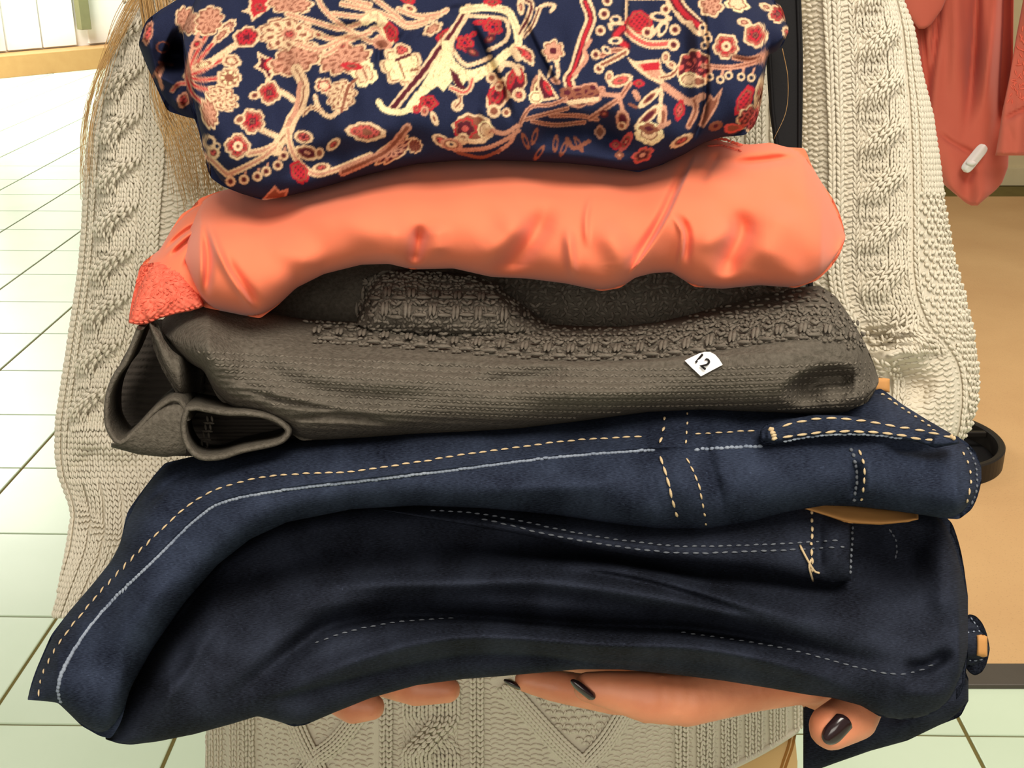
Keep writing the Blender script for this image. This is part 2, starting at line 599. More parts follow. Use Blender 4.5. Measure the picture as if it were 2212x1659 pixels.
M['tile'] = tile_mat()
M['grout'] = fabric('grout', (120, 108, 62), (92, 80, 44), nscale=300, sheen=0)


def carpet_mat():
    m, nt, b = new_mat('carpet_tan')
    L = nt.links.new
    tc = nd(nt, 'ShaderNodeTexCoord')
    n = nd(nt, 'ShaderNodeTexNoise', i_Scale=2.5, i_Detail=5.0); L(tc.outputs['Object'], n.inputs['Vector'])
    v = nd(nt, 'ShaderNodeTexVoronoi', i_Scale=130.0); L(tc.outputs['Object'], v.inputs['Vector'])
    r = nd(nt, 'ShaderNodeValToRGB')
    r.color_ramp.elements[0].position = 0.3; r.color_ramp.elements[0].color = (*lin((202, 160, 110)), 1)
    r.color_ramp.elements[1].position = 0.75; r.color_ramp.elements[1].color = (*lin((214, 174, 122)), 1)
    L(n.outputs['Fac'], r.inputs[0])
    sp = nd(nt, 'ShaderNodeMapRange', i_1=0.0, i_2=0.28, i_3=0.82, i_4=1.0); L(v.outputs['Distance'], sp.inputs[0])
    mx = nd(nt, 'ShaderNodeMix', data_type='RGBA', blend_type='MULTIPLY'); mx.inputs[0].default_value = 1.0
    L(r.outputs[0], mx.inputs[6]); L(sp.outputs[0], mx.inputs[7]); L(mx.outputs[2], b.inputs['Base Color'])
    b.inputs['Roughness'].default_value = 0.95
    bp = nd(nt, 'ShaderNodeBump', i_Strength=0.3, i_Distance=0.002); L(v.outputs['Distance'], bp.inputs['Height']); L(bp.outputs[0], b.inputs['Normal'])
    return m


M['carpet'] = carpet_mat()
M['white_panel'] = fabric('white_panel', (244, 243, 238), (238, 237, 230), rough=0.5, nscale=80, bump=0.0, sheen=0)
M['tan_wood'] = fabric('tan_wood', (188, 148, 98), (172, 130, 82), rough=0.5, nscale=60, bump=0.1, sheen=0)
M['wall_paint'] = fabric('wall_paint', (214, 200, 160), (200, 186, 146), rough=0.8, nscale=120, bump=0.1, sheen=0)
M['olive'] = fabric('olive', (128, 126, 92), rough=0.7, nscale=80, sheen=0)
M['strip_metal'] = fabric('strip_metal', (86, 80, 72), rough=0.4, nscale=400, bump=0.1, sheen=0)
M['grey_paint'] = fabric('grey_paint', (170, 176, 160), rough=0.6, nscale=80, bump=0.0, sheen=0)

# ------------------------------------------------------------------ the setting
TS = 0.3705                                     # tile pitch
FROT = math.radians(-1.07)


def frot(x, y):
    return (x * math.cos(FROT) - y * math.sin(FROT), x * math.sin(FROT) + y * math.cos(FROT))


floor = struct('floor', box_mesh('floor', (-7, -3, -0.12), (6, 16, -0.004)), M['grout'])
bm = bmesh.new()
bmesh.ops.create_cube(bm, size=1.0)
for v in bm.verts:
    v.co = Vector((v.co.x * (TS - 0.008), v.co.y * (TS - 0.006), v.co.z * 0.01 - 0.005))
bmesh.ops.bevel(bm, geom=[e for e in bm.edges if e.verts[0].co.z > -0.001 and e.verts[1].co.z > -0.001], offset=0.0015, segments=1, affect='EDGES')
tile_me = bpy.data.meshes.new('tile')
bm.to_mesh(tile_me); bm.free()
tile_me.materials.append(M['tile'])
CARPET_Y = floor_at(2170, 1440)[1]
CARPET_X = 0.55
X0 = -0.4258 * CAM[2] / cs
Y0 = (2620 * CAM[2] / cs / 1790 - CAM[2] * sn) / cs
cand, far = [], []
for i in range(-16, 9):
    for j in range(-9, 34):
        x, y = X0 + (i + 0.5) * TS, Y0 + (j + 0.5) * TS
        gx, gy = frot(x, y)
        if gx < -6.8 or gx > 5.7 or gy > 15.5 or gy < -2.5:
            continue
        if gx > CARPET_X + 0.2 and gy > CARPET_Y + 0.2:
            continue
        r = np.array([gx, gy, 0.0]) - CAM
        dep = r.dot(FWD)
        sx, sy = (CX + FPX * r[0] / dep, CY - FPX * r.dot(UPV) / dep) if dep > 0.3 else (9e9, 9e9)
        vis = -150 < sx < 560 and -50 < sy < 1900 or 1600 < sx < 2350 and 1350 < sy < 1900
        (cand if vis else far).append((dep, gx, gy))
cand.sort()
for k, (dep, gx, gy) in enumerate(cand[:298]):
    o = bpy.data.objects.new('tile', tile_me)
    C.objects.link(o)
    o.location = (gx, gy, 0.0); o.rotation_euler = (0, 0, FROT); o.parent = floor
rest = far + cand[298:]
tv = np.array([v.co[:] for v in tile_me.vertices])
V, Q, T3, n = [], [], [], 0
for dep, gx, gy in rest:
    xy = np.array([frot(*p[:2]) for p in tv])
    V.append(np.column_stack([xy[:, 0] + gx, xy[:, 1] + gy, tv[:, 2]]))
    for p in tile_me.polygons:
        (Q if len(p.vertices) == 4 else T3).append([i + n for i in p.vertices])
    n += len(tv)
me = np_mesh('tile_field', np.vstack(V), [np.array(Q)] + ([np.array(T3)] if T3 else []))
me.shade_flat()
link('tile_field', me, M['tile'], floor, 'stuff')

# tan carpet on the right with its dark edging strip
carpet = struct('floor_carpet', box_mesh('floor_carpet', (CARPET_X, CARPET_Y, -0.003), (5.5, 6.3, 0.006)), M['carpet'])
strip = struct('trim_1', box_mesh('trim_1', (CARPET_X, CARPET_Y - 0.075, -0.003), (5.5, CARPET_Y, 0.009), 0.003), M['strip_metal'])
wr_y = floor_at(2190, 400)[1]
wall_r = struct('wall_back', box_mesh('wall_back', (CARPET_X - 0.1, wr_y, -0.1), (5.6, wr_y + 0.12, 3.3)), M['wall_paint'])
bb = struct('baseboard_back', box_mesh('baseboard_back', (CARPET_X - 0.1, wr_y - 0.015, 0.0), (5.6, wr_y - 0.001, 0.1), 0.003), M['wall_paint'])

# bright shop front on the left, far behind: a tan wooden plinth with tall white panels
pa, pb = floor_at(0, 170), floor_at(240, 146)
dv = (pb - pa); dv[2] = 0; ln_ = np.linalg.norm(dv); dv /= ln_
nv = np.array([-dv[1], dv[0], 0])
if nv[1] < 0:
    nv = -nv
ang = math.atan2(dv[1], dv[0])


def along(name, mat, s0, s1, o0, o1, z0, z1, parent=None, bev=0.004):
    me = box_mesh(name, (s0, o0, z0), (s1, o1, z1), bev)
    me.transform(Matrix.Translation(Vector(pa)) @ Matrix.Rotation(ang, 4, 'Z'))
    return link(name, me, mat, parent)


plinth = along('trim_2', M['tan_wood'], -2.5, 6.0, 0.0, 0.5, 0.0, 0.185)
plinth['kind'] = 'structure'
shop = along('wall_left', M['white_panel'], -2.5, 6.0, 0.30, 0.42, 0.18, 3.3)
shop['kind'] = 'structure'
for s0, s1 in ((-2.4, -0.98), (-0.97, 0.21), (0.23, 0.55), (0.57, 0.89), (1.02, 2.2), (2.22, 3.4)):
    along('panel', M['white_panel'], s0, s1, 0.26, 0.30, 0.20, 3.1, shop)
for s0, s1, zb in ((-0.12, 0.09, 0.40), (0.905, 1.005, 0.34)):
    p = along('display_post', M['olive'], s0, s1, 0.16, 0.25, zb, 2.2, shop)

# ------------------------------------------------------------------ PERSON
person = thing('person', 'person in a cream cable-knit jumper carrying the stack of folded clothes', 'person', (0.0, 0.82, 0.0))


def remesh_obj(parts, voxel, smooth_it=6):
    """union of capsules: list of (p0, r0, p1, r1) or ellipsoids ('e', centre, radii, eulerz)"""
    bm = bmesh.new()
    for q in parts:
        if isinstance(q[0], str):
            c, r = q[1], q[2]
            g = bmesh.ops.create_icosphere(bm, subdivisions=3, radius=1.0)
            mt = Matrix.Translation(Vector(c)) @ (q[3] if len(q) > 3 else Matrix.Identity(4)) @ Matrix.Diagonal((*r, 1))
            bmesh.ops.transform(bm, matrix=mt, verts=g['verts'])
        else:
            p0, r0, p1, r1 = q
            p0, p1 = np.array(p0, float), np.array(p1, float)
            n = max(2, int(np.linalg.norm(p1 - p0) / (min(r0, r1) * 0.45)) + 1)
            for k in range(n):
                f = k / (n - 1)
                g = bmesh.ops.create_icosphere(bm, subdivisions=2, radius=r0 + (r1 - r0) * f)
                bmesh.ops.translate(bm, verts=g['verts'], vec=Vector(p0 + (p1 - p0) * f))
    me = bpy.data.meshes.new('tmp'); bm.to_mesh(me); bm.free()
    o = bpy.data.objects.new('tmp', me); C.objects.link(o)
    md = o.modifiers.new('r', 'REMESH'); md.mode = 'VOXEL'; md.voxel_size = voxel
    sm = o.modifiers.new('s', 'SMOOTH'); sm.factor = 0.5; sm.iterations = smooth_it
    dg = bpy.context.evaluated_depsgraph_get(); dg.update()
    ev = o.evaluated_get(dg)
    m2 = bpy.data.meshes.new_from_object(ev)
    bpy.data.objects.remove(o); bpy.data.meshes.remove(me)
    m2.shade_smooth()
    return m2


def chain(px_pts, radii):
    pts = [P(*q) for q in px_pts]
    return [(pts[i], radii[i], pts[i + 1], radii[i + 1]) for i in range(len(pts) - 1)]


shoL, shoR = P(430, -40, 0.82), P(1790, -40, 0.82)
elbL, elbR = P(330, 880, 0.90), P(1920, 860, 0.86)
wriL, wriR = P(520, 1350, 0.82), P(1880, 1400, 0.70)
hips = np.array([0.0, 0.83, 0.90])
body_parts = [
    ('e', (0.0, 0.83, 1.18), (0.165, 0.10, 0.26)), ('e', (0.0, 0.83, 0.93), (0.17, 0.11, 0.16)),
    (shoL, 0.05, (0.0, 0.83, 1.36), 0.065), (shoR, 0.05, (0.0, 0.83, 1.36), 0.065),
    (shoL, 0.045, elbL, 0.036), (shoR, 0.045, elbR, 0.036), (elbL, 0.036, wriL, 0.026), (elbR, 0.036, wriR, 0.026),
    ((0, 0.835, 1.38), 0.052, (0, 0.815, 1.50), 0.050),
    ('e', (0.0, 0.80, 1.60), (0.072, 0.092, 0.11)), ('e', (0.0, 0.755, 1.545), (0.05, 0.05, 0.05)),
    ((0.0, 0.712, 1.60), 0.010, (0.0, 0.695, 1.578), 0.013),
    ((0.0, 0.712, 1.545), 0.009, (0.012, 0.713, 1.545), 0.008), ((0.0, 0.712, 1.545), 0.009, (-0.012, 0.713, 1.545), 0.008),
    ('e', (0.074, 0.81, 1.59), (0.010, 0.018, 0.028)), ('e', (-0.074, 0.81, 1.59), (0.010, 0.018, 0.028)),
    ((-0.10, 0.83, 0.88), 0.085, (-0.10, 0.82, 0.48), 0.056), ((0.10, 0.83, 0.88), 0.085, (0.10, 0.82, 0.48), 0.056),
    ((-0.10, 0.82, 0.48), 0.054, (-0.10, 0.84, 0.09), 0.036), ((0.10, 0.82, 0.48), 0.054, (0.10, 0.84, 0.09), 0.036),
    ((-0.10, 0.86, 0.05), 0.034, (-0.11, 0.70, 0.035), 0.028), ((0.10, 0.86, 0.05), 0.034, (0.11, 0.70, 0.035), 0.028),
]
me_body = remesh_obj(body_parts, 0.009, 6)
# the hand under the right-hand side of the pile
hand_r = (chain([(1880, 1400, .70), (1840, 1430, .64), (1800, 1450, .60)], [.026, .027, .024])
          + chain([(1800, 1450, .60), (1745, 1468, .565)], [.022, .0125])
          + chain([(1760, 1470, .57), (1620, 1488, .556), (1485, 1512, .549), (1400, 1506, .546), (1312, 1490, .545), (1270, 1484, .545)], [.0105, .0112, .0124, .0120, .0088, .0072])
          + chain([(1700, 1470, .60), (1500, 1510, .585), (1330, 1504, .575), (1200, 1482, .57), (1136, 1470, .57)], [.0105, .0098, .0092, .0078, .0058])
          + chain([(1700, 1448, .62), (1520, 1446, .61), (1330, 1432, .60), (1210, 1420, .60)], [.0105, .0098, .009, .007])
          + chain([(1720, 1430, .65), (1580, 1410, .645), (1440, 1400, .645)], [.010, .009, .007])
          + chain([(1820, 1450, .60), (1868, 1500, .565), (1842, 1546, .545), (1796, 1571, .537)], [.016, .0112, .0118, .0104]))
hand_l = (chain([(520, 1350, .82), (570, 1385, .73), (620, 1410, .66)], [.026, .026, .022])
          + chain([(620, 1410, .62), (680, 1470, .585), (765, 1520, .572), (803, 1527, .570)], [.012, .0098, .0098, .0066])
          + chain([(620, 1410, .63), (780, 1450, .60), (900, 1484, .588), (966, 1490, .586)], [.012, .0098, .0096, .0068])
          + chain([(610, 1400, .66), (780, 1405, .64), (930, 1410, .63)], [.011, .0095, .0075])
          + chain([(600, 1390, .68), (720, 1380, .67), (830, 1380, .665)], [.010, .009, .007])
          + chain([(600, 1400, .66), (570, 1370, .64), (600, 1330, .63)], [.014, .0125, .0105]))
m_r = remesh_obj(hand_r, 0.0016, 5)
m_l = remesh_obj(hand_l, 0.0016, 5)
bm = bmesh.new()
for m_ in (me_body, m_r, m_l):
    bm.from_mesh(m_)
me = bpy.data.meshes.new('body'); bm.to_mesh(me); bm.free()
me.shade_smooth()
body = link('body', me, M['skin'], person)


def nail(px, py, d, wpx, lpx, rot, label):
    """a curved varnished nail plate lying on a finger tip; rot = direction of the tip in the picture"""
    n = 9
    a = np.linspace(-1, 1, n)
    A, B = np.meshgrid(a, a, indexing='ij')
    inside = np.sqrt(1 - 0.45 * A * A)
    lx = B * lpx / 2 * inside; wy = A * wpx / 2 * np.where(B > 0, 1 - 0.25 * B ** 3, 1)
    X = px + lx * math.cos(rot) - wy * math.sin(rot); Y = py + lx * math.sin(rot) + wy * math.cos(rot)
    D = d + 0.0022 * A * A + 0.0012 * B * B
    F_ = P(X, Y, D); Bk = P(X, Y, D + 0.0012)
    V = np.vstack([F_.reshape(-1, 3), Bk.reshape(-1, 3)])
    q = []
    for i in range(n - 1):
        for j in range(n - 1):
            k = i * n + j
            q.append((k, k + 1, k + n + 1, k + n)); q.append((k + n * n, k + n + n * n, k + n + 1 + n * n, k + 1 + n * n))
    rim = [i * n for i in range(n)] + [(n - 1) * n + j for j in range(1, n)] + [i * n + n - 1 for i in range(n - 2, -1, -1)] + [j for j in range(n - 2, 0, -1)]
    for i in range(len(rim)):
        k0, k1 = rim[i], rim[(i + 1) % len(rim)]
        q.append((k0, k1, k1 + n * n, k0 + n * n))
    return link('fingernail', np_mesh('fingernail', V, np.array(q)), M['nail'], body, None, label)


nail(1806, 1577, .5255, 46, 74, math.radians(132), 'dark varnished thumbnail')
nail(1259, 1489, .5345, 20, 66, math.radians(38 + 180), 'dark varnished fingernail')
nail(1108, 1478, .5655, 14, 44, math.radians(205), 'dark varnished fingernail')

# trousers and shoes
tr = remesh_obj([('e', (0.0, 0.835, 0.77), (0.243, 0.145, 0.20)),
                 ((-0.115, 0.83, 0.74), 0.115, (-0.115, 0.83, 0.42), 0.085), ((0.115, 0.83, 0.74), 0.115, (0.115, 0.83, 0.42), 0.085),
                 ((-0.115, 0.83, 0.42), 0.085, (-0.115, 0.84, 0.10), 0.07), ((0.115, 0.83, 0.42), 0.085, (0.115, 0.84, 0.10), 0.07)], 0.012, 6)
trousers = link('trousers', tr, M['tan_trouser'], person)
shoes = [remesh_obj([((x, 0.86, 0.045), 0.045, (x * 1.05, 0.72, 0.04), 0.04), ((x, 0.86, 0.07), 0.042, (x, 0.85, 0.10), 0.045)], 0.006, 4) for x in (-0.105, 0.105)]
for m_ in shoes:
    link('shoe', m_, M['shoe'], person)

# ---- jumper: torso and two sleeves -------------------------------------------------------


def torso_d(u, t):
    return 0.80 + 0.20 * np.clip((u + 60) / 1720, -0.2, 1.3)


def hem_drop(u, t):
    k = sstep((u - 1300) / 430)
    return k * 175 * np.clip((t - 0.52) / 0.48, 0, 1) ** 2.6


torso = Band([(640, -150), (470, -60), (430, 60), (440, 500), (450, 1000), (448, 1500), (440, 1735)],
             [(1560, -150), (1700, -60), (1760, 60), (1760, 500), (1765, 1000), (1758, 1500), (1745, 1735)],
             torso_d, 0.15, 0.11, vert=True, ends=(60, 0), p=2.4, hem=hem_drop, smooth=12)
sl_l = Band([(520, -110), (330, -60), (258, 60), (225, 170), (197, 270), (184, 370), (180, 480), (172, 580), (154, 700), (136, 820), (122, 910), (121, 980), (128, 1030), (150, 1085), (156, 1110), (146, 1180), (130, 1260), (114, 1336)],
            [(700, -110), (600, -60), (540, 60), (520, 170), (505, 270), (495, 370), (490, 480), (480, 580), (470, 700), (470, 820), (480, 910), (490, 980), (500, 1030), (520, 1085), (520, 1110), (500, 1180), (470, 1260), (430, 1336)],
            lambda u, t: 0.80 + 0.05 * np.clip(u / 1000, 0, 1) - 0.05 * sstep((u - 950) / 350), 0.055, 0.05, vert=True, ends=(60, 0), p=2.0, smooth=8,
            crs=[('g', [(110, 1000), (160, 1060), (215, 1130), (262, 1200)], 22, -0.012), ('g', [(130, 935), (230, 960), (330, 985)], 26, 0.008),
                 ('g', [(170, 1120), (240, 1170), (290, 1240)], 24, 0.008), ('g', [(220, 960), (180, 1000), (150, 1030)], 14, -0.006)])
sl_r = Band([(1600, -110), (1660, -60), (1690, 60), (1700, 200), (1690, 400), (1690, 600), (1690, 800), (1760, 960)],
            [(1800, -110), (1925, -60), (1972, 60), (1988, 150), (2013, 250), (2028, 350), (2040, 450), (2060, 560), (2084, 640), (2102, 720), (2113, 800), (2112, 870), (2095, 925), (2070, 960)],
            lambda u, t: 0.80 + 0.03 * np.clip(u / 900, 0, 1), 0.055, 0.05, vert=True, ends=(60, 0), p=2.0, smooth=8,
            crs=[('g', [(1850, 720), (1900, 735), (1945, 738)], 20, -0.016), ('g', [(1880, 775), (1960, 762), (2020, 748)], 26, 0.020),
                 ('s', [(2035, 775), (1990, 782), (1900, 790)], 22, -0.004, 60), ('g', [(1900, 825), (1960, 830), (2020, 870)], 42, -0.018)])


sweater = torso.build('jumper', M['cream_yarn'], person, step=12, nb=40)
sleeveA = sl_l.build('sleeve', M['cream_yarn'], sweater, step=7, nb=26)
sleeveB = sl_r.build('sleeve', M['cream_yarn'], sweater, step=7, nb=26)


def tube_map(band, guide):
    """surface map (arc offset from guide in px, y) -> 3D"""
    g = cr(guide, 8)

    def S(q, y):
        q, y = np.asarray(q, float), np.asarray(y, float)
        a, b = band.edges(y)
        c, h = (a + b) / 2, (b - a) / 2
        gx = np.interp(y, g[:, 1], g[:, 0])
        ph = np.arcsin(np.clip((gx - c) / h, -0.98, 0.98)) + q / h
        ph = np.clip(ph, -1.75, 1.75)
        t = 0.5 + 0.5 * np.sin(np.clip(ph, -1.57, 1.57))
        X, Y, D = band.front_ut(y, t)
        over = np.abs(ph) - 1.57
        D = D + np.where(over > 0, over * h * 0.0003, 0)
        return P(X, Y, D)

    def phi(q, y):
        a, b = band.edges(y)
        c, h = (a + b) / 2, (b - a) / 2
        gx = np.interp(y, g[:, 1], g[:, 0])
        return np.arcsin(np.clip((gx - c) / h, -0.98, 0.98)) + q / h
    return S, phi


def jig(n, s):
    return rng.normal(0, s, n)


def knit_wales(Y, S, qs, y0, y1, rows=12.5, ok=None, w=7.5, ln=17.0, rise=0.0010, off=0.0):
    for q in qs:
        y = np.arange(y0 + off, y1, rows)
        for sg in (-1, 1):
            a = np.full(len(y), q + sg * 3.6) + jig(len(y), 0.5)
            m = np.ones(len(y), bool) if ok is None else ok(a, y)
            Y.stitches(S, a[m], y[m], math.pi / 2 + sg * 0.36 + jig(m.sum(), 0.06), ln, w, rise)


def purl_field(Y, S, q0, q1, y0, y1, rows=12.0, ok=None, w=7.5, ln=17.0, rise=0.0004):
    k = 0
    for y in np.arange(y0, y1, rows):
        a = np.arange(q0 + (k % 2) * 3.0, q1, 14.0)
        if not len(a):
            continue
        yy = np.full(len(a), y) + jig(len(a), 0.8)
        tl = np.where((np.arange(len(a)) + 0) % 2 == 0, 0.30, -0.26) + jig(len(a), 0.08)
        m = np.ones(len(a), bool) if ok is None else ok(a, yy)
        Y.stitches(S, a[m], yy[m] + np.where(np.arange(len(a))[m] % 2 == 0, 1.5, -1.5), tl[m], ln, w, rise)
        k += 1


def rope_cable(Y, S, qc, width, y0, y1, period, ok=None, rows=10.5, w=7.4, ln=17.0, hgt=0.0070, n=4):
    """two broad strands that cross over each other once every period and run upright in between"""
    A = width * 0.25
    sw = width * 0.5 / n
    yy = np.arange(y0, y1, rows)
    for k in (0, 1):
        f = ((yy - y0) / period + k) % 2.0
        over = f < 1.0
        g = f % 1.0
        s = sstep(np.clip(g / 0.62, 0, 1))
        off = np.where(over, A - 2 * A * s, -A + 2 * A * s)
        bumpo = np.sin(np.pi * np.clip(g / 0.80, 0, 1)) ** 0.8
        ht = np.where(over, bumpo, -np.sin(np.pi * np.clip(g / 0.62, 0, 1)))
        slope = np.gradient(off, yy)
        for j in range(n):
            c = (j - (n - 1) / 2)
            a = qc + off + c * sw * 1.10
            dome = 1 - (c / (n / 2)) ** 2
            rise = 0.0020 + hgt * np.clip(ht, -0.25, 1) * (0.45 + 0.55 * dome) + 0.0012 * dome
            keep = ht > -0.98
            m = keep if ok is None else keep & ok(a, yy)
            ang = math.pi / 2 - np.arctan(slope)
            N = int(m.sum())
            for sg in (-1, 1):
                dx = sg * sw * 0.27
                Y.stitches(S, a[m] + dx * np.sin(ang[m]) + jig(N, 0.4), yy[m] - dx * np.cos(ang[m]) + jig(N, 0.5), ang[m] - sg * 0.26 + jig(N, 0.06), ln, w, rise[m])
    knit_wales(Y, S, tuple(qc + np.arange(-width * 0.46, width * 0.47, 10.5)), y0, y1, ok=ok, w=7.5, rise=0.0002)


def moss_field(Y, S, q0, q1, y0, y1, ok=None, rise=0.0010):
    k = 0
    for y in np.arange(y0, y1, 14.0):
        a = np.arange(q0 + (k % 2) * 11.0, q1, 22.0)
        a = a + jig(len(a), 1.0)
        yy = np.full(len(a), y) + jig(len(a), 1.6)
        m = np.ones(len(a), bool) if ok is None else ok(a, yy)
        Y.stitches(S, a[m], yy[m], 0.1 + jig(m.sum(), 0.3), 14, 10, rise * 1.3)
        for sg in (-1, 1):
            Y.stitches(S, a[m] + 11 + sg * 3.2, yy[m] + 3, math.pi / 2 + sg * 0.38, 17, 7, rise * 0.5)
        k += 1


knit = Yarn()
# left sleeve
S, phi = tube_map(sl_l, [(318, -60), (300, 20), (281, 110), (272, 220), (266, 330), (258, 450), (250, 560), (238, 660), (222, 760), (208, 850), (196, 930), (196, 1010), (215, 1090), (210, 1180), (180, 1260), (150, 1336)])
lim = lambda lo, hi: (lambda a, y: (phi(a, y) > lo) & (phi(a, y) < hi))
okL = lim(-1.46, 1.35)
rope_cable(knit, S, 0, 92, -50, 930, 98, okL)
knit_wales(knit, S, (-54, 54), -50, 940, ok=okL, w=6.5)
purl_field(knit, S, -66, -58, -50, 940, ok=okL); purl_field(knit, S, 60, 70, -50, 940, ok=okL)
knit_wales(knit, S, (74, 88), -50, 940, ok=okL, w=8, ln=18, rise=0.0036)
purl_field(knit, S, 96, 330, -50, 940, ok=okL)
knit_wales(knit, S, (-76,), -50, 1335, ok=okL, rise=0.0016)
purl_field(knit, S, -98, -84, -50, 940, ok=okL)
knit_wales(knit, S, tuple(range(-112, -330, -13)), -50, 1335, ok=okL, w=6.8)
okE = lambda a, y: okL(a, y)
knit_wales(knit, S, tuple(range(-60, 330, 14)), 938, 1040, ok=okE, w=8)
for c0 in range(-60, 330, 44):
    knit_wales(knit, S, (c0, c0 + 12, c0 + 24), 1040, 1337, ok=okE, w=6.6, rise=0.0018)
    purl_field(knit, S, c0 + 32, c0 + 42, 1040, 1337, ok=okE, rise=-0.0004)
# right sleeve
S, phi = tube_map(sl_r, [(1880, -60), (1893, 40), (1900, 150), (1905, 300), (1905, 450), (1903, 560), (1912, 640), (1940, 700), (1985, 745), (2015, 790), (2025, 850), (2018, 960)])
okR = lim(-1.35, 1.46)
rope_cable(knit, S, 0, 100, -50, 760, 103, okR)
purl_field(knit, S, -84, -56, -50, 960, ok=okR)
knit_wales(knit, S, (-56, 56), -50, 760, ok=okR, w=6.5)
knit_wales(knit, S, (-90, -107), -50, 960, ok=okR, w=8.5, ln=19, rise=0.0040)
purl_field(knit, S, -320, -114, -50, 960, ok=okR)
purl_field(knit, S, 62, 72, -50, 960, ok=okR, rise=-0.0002)
knit_wales(knit, S, (80,), -50, 960, ok=okR, rise=0.0016)
moss_field(knit, S, 96, 300, 420, 960, ok=okR)
purl_field(knit, S, 90, 100, -50, 420, ok=okR, rise=-0.0002)
knit_wales(knit, S, tuple(range(106, 300, 13)), -50, 420, ok=okR, w=7)
purl_field(knit, S, -56, 56, 760, 960, ok=okR)


# torso front: pattern in picture columns on the body surface
def S_torso(x, y):
    a, b = torso.edges(y)
    t = np.clip((x - a) / (b - a), 0.0, 1.0)
    X, Y, D = torso.front_ut(y, t)
    return P(X, Y, D)


def okT(a, y):
    e0, e1 = torso.edges(y)
    return (a > e0 + 3) & (a < e1 - 3)


TY0, TY1 = -30, 1732
ks = dict(ok=okT)
px2 = 0.00034
rail = lambda qs, **k: knit_wales(knit, S_torso, qs, TY0, TY1, ok=okT, rows=11.5, **k)
pf = lambda q0, q1, **k: purl_field(knit, S_torso, q0, q1, TY0, TY1, ok=okT, rows=11.0, **k)
rail((452, 464, 476), w=8); pf(484, 494); rail((502, 514), w=8); pf(520, 526); rail((534, 548), w=9, rise=0.0024)
dcords = [([(622, 1500), (650, 1580), (690, 1660), (730, 1740)], 3), ([(778, 1540), (730, 1600), (670, 1650), (610, 1735)], 3),
          ([(1092, 1480), (1150, 1545), (1210, 1610), (1262, 1660), (1330, 1735)], 3), ([(1355, 1530), (1310, 1600), (1262, 1652), (1190, 1735)], 3)]


def near_cord(a, y, r=24):
    m = np.zeros(np.shape(a), bool)
    for pts, n in dcords:
        d, s, f = poly_dist(np.asarray(a, float), np.asarray(y, float), cr(pts, 6))
        m |= d < r
    return m


okP = lambda a, y: okT(a, y) & ~near_cord(a, y)
purl_field(knit, S_torso, 560, 810, TY0, TY1, ok=okP, rows=11.0)
rail((828, 843), w=9, rise=0.0026); pf(852, 872)
rope_cable(knit, S_torso, 932, 120, 45, TY1, 136, okT, w=9, ln=19, hgt=0.006)
pf(992, 1012); rail((1022, 1038), w=9, rise=0.0026)
inner = lambda a, y: okT(a, y) & ~near_cord(a, y, 26)
v_mid = lambda a, y: (a > np.interp(y, [1480, 1660], [1092, 1262])) & (a < np.interp(y, [1530, 1655], [1355, 1262]))
purl_field(knit, S_torso, 1052, 1450, TY0, TY1, ok=lambda a, y: inner(a, y) & ~v_mid(a, y), rows=11.0)
moss_field(knit, S_torso, 1052, 1450, TY0, TY1, ok=lambda a, y: inner(a, y) & v_mid(a, y))
for pts, n in dcords:
    g = cr(pts, 12)
    tg = np.gradient(g, axis=0); L_ = np.concatenate([[0], np.cumsum(np.hypot(*np.diff(g, axis=0).T))])
    ss = np.arange(0, L_[-1], 10.5)
    gx, gy = np.interp(ss, L_, g[:, 0]), np.interp(ss, L_, g[:, 1])
    an = np.unwrap(np.arctan2(np.interp(ss, L_, tg[:, 1]), np.interp(ss, L_, tg[:, 0])))
    for j, c in enumerate((-17, -10, -3.4, 3.4, 10, 17)):
        sg = 1 if j % 2 else -1
        m = okT(gx, gy)
        knit.stitches(S_torso, (gx - np.sin(an) * c)[m], (gy + np.cos(an) * c)[m], an[m] + sg * 0.22, 19, 9, 0.0042 - abs(c) * 0.00009)
rail((1462, 1478), w=9, rise=0.0026); pf(1488, 1500)
for c0 in range(1508, 1756, 52):
    rail((c0, c0 + 13, c0 + 26), w=8, rise=0.0022); pf(c0 + 36, c0 + 46, rise=-0.0002)
knit.build('knitted_loops', M['cream_yarn'], sweater)
# ribbed forearms of the sleeves, under the pile
for p0, p1 in ((elbL, wriL), (elbR, wriR)):
    p0, p1 = np.array(p0), np.array(p1)
    f = np.linspace(-0.05, 0.90, 40)[:, None]
    ax_ = p0 + (p1 - p0) * f
    dr_ = (p1 - p0) / np.linalg.norm(p1 - p0)
    n1 = np.cross(dr_, [0, 0, 1.0]); n1 /= np.linalg.norm(n1); n2 = np.cross(dr_, n1)
    th_ = np.linspace(0, 2 * np.pi, 120, endpoint=False)
    rr = (0.0405 - 0.006 * f) * (1 + 0.035 * np.sign(np.sin(th_ * 20))[None] * np.abs(np.sin(th_ * 20))[None] ** 0.5)
    V = ax_[:, None, :] + rr[..., None] * (np.cos(th_)[None, :, None] * n1 + np.sin(th_)[None, :, None] * n2)
    i_ = np.arange(39)[:, None]; j_ = np.arange(120)[None]
    Q = np.stack([i_ * 120 + j_, i_ * 120 + (j_ + 1) % 120, (i_ + 1) * 120 + (j_ + 1) % 120, (i_ + 1) * 120 + j_], -1).reshape(-1, 4)
    link('sleeve_cuff', np_mesh('sleeve_cuff', V.reshape(-1, 3), Q), M['cream_yarn'], sweater)
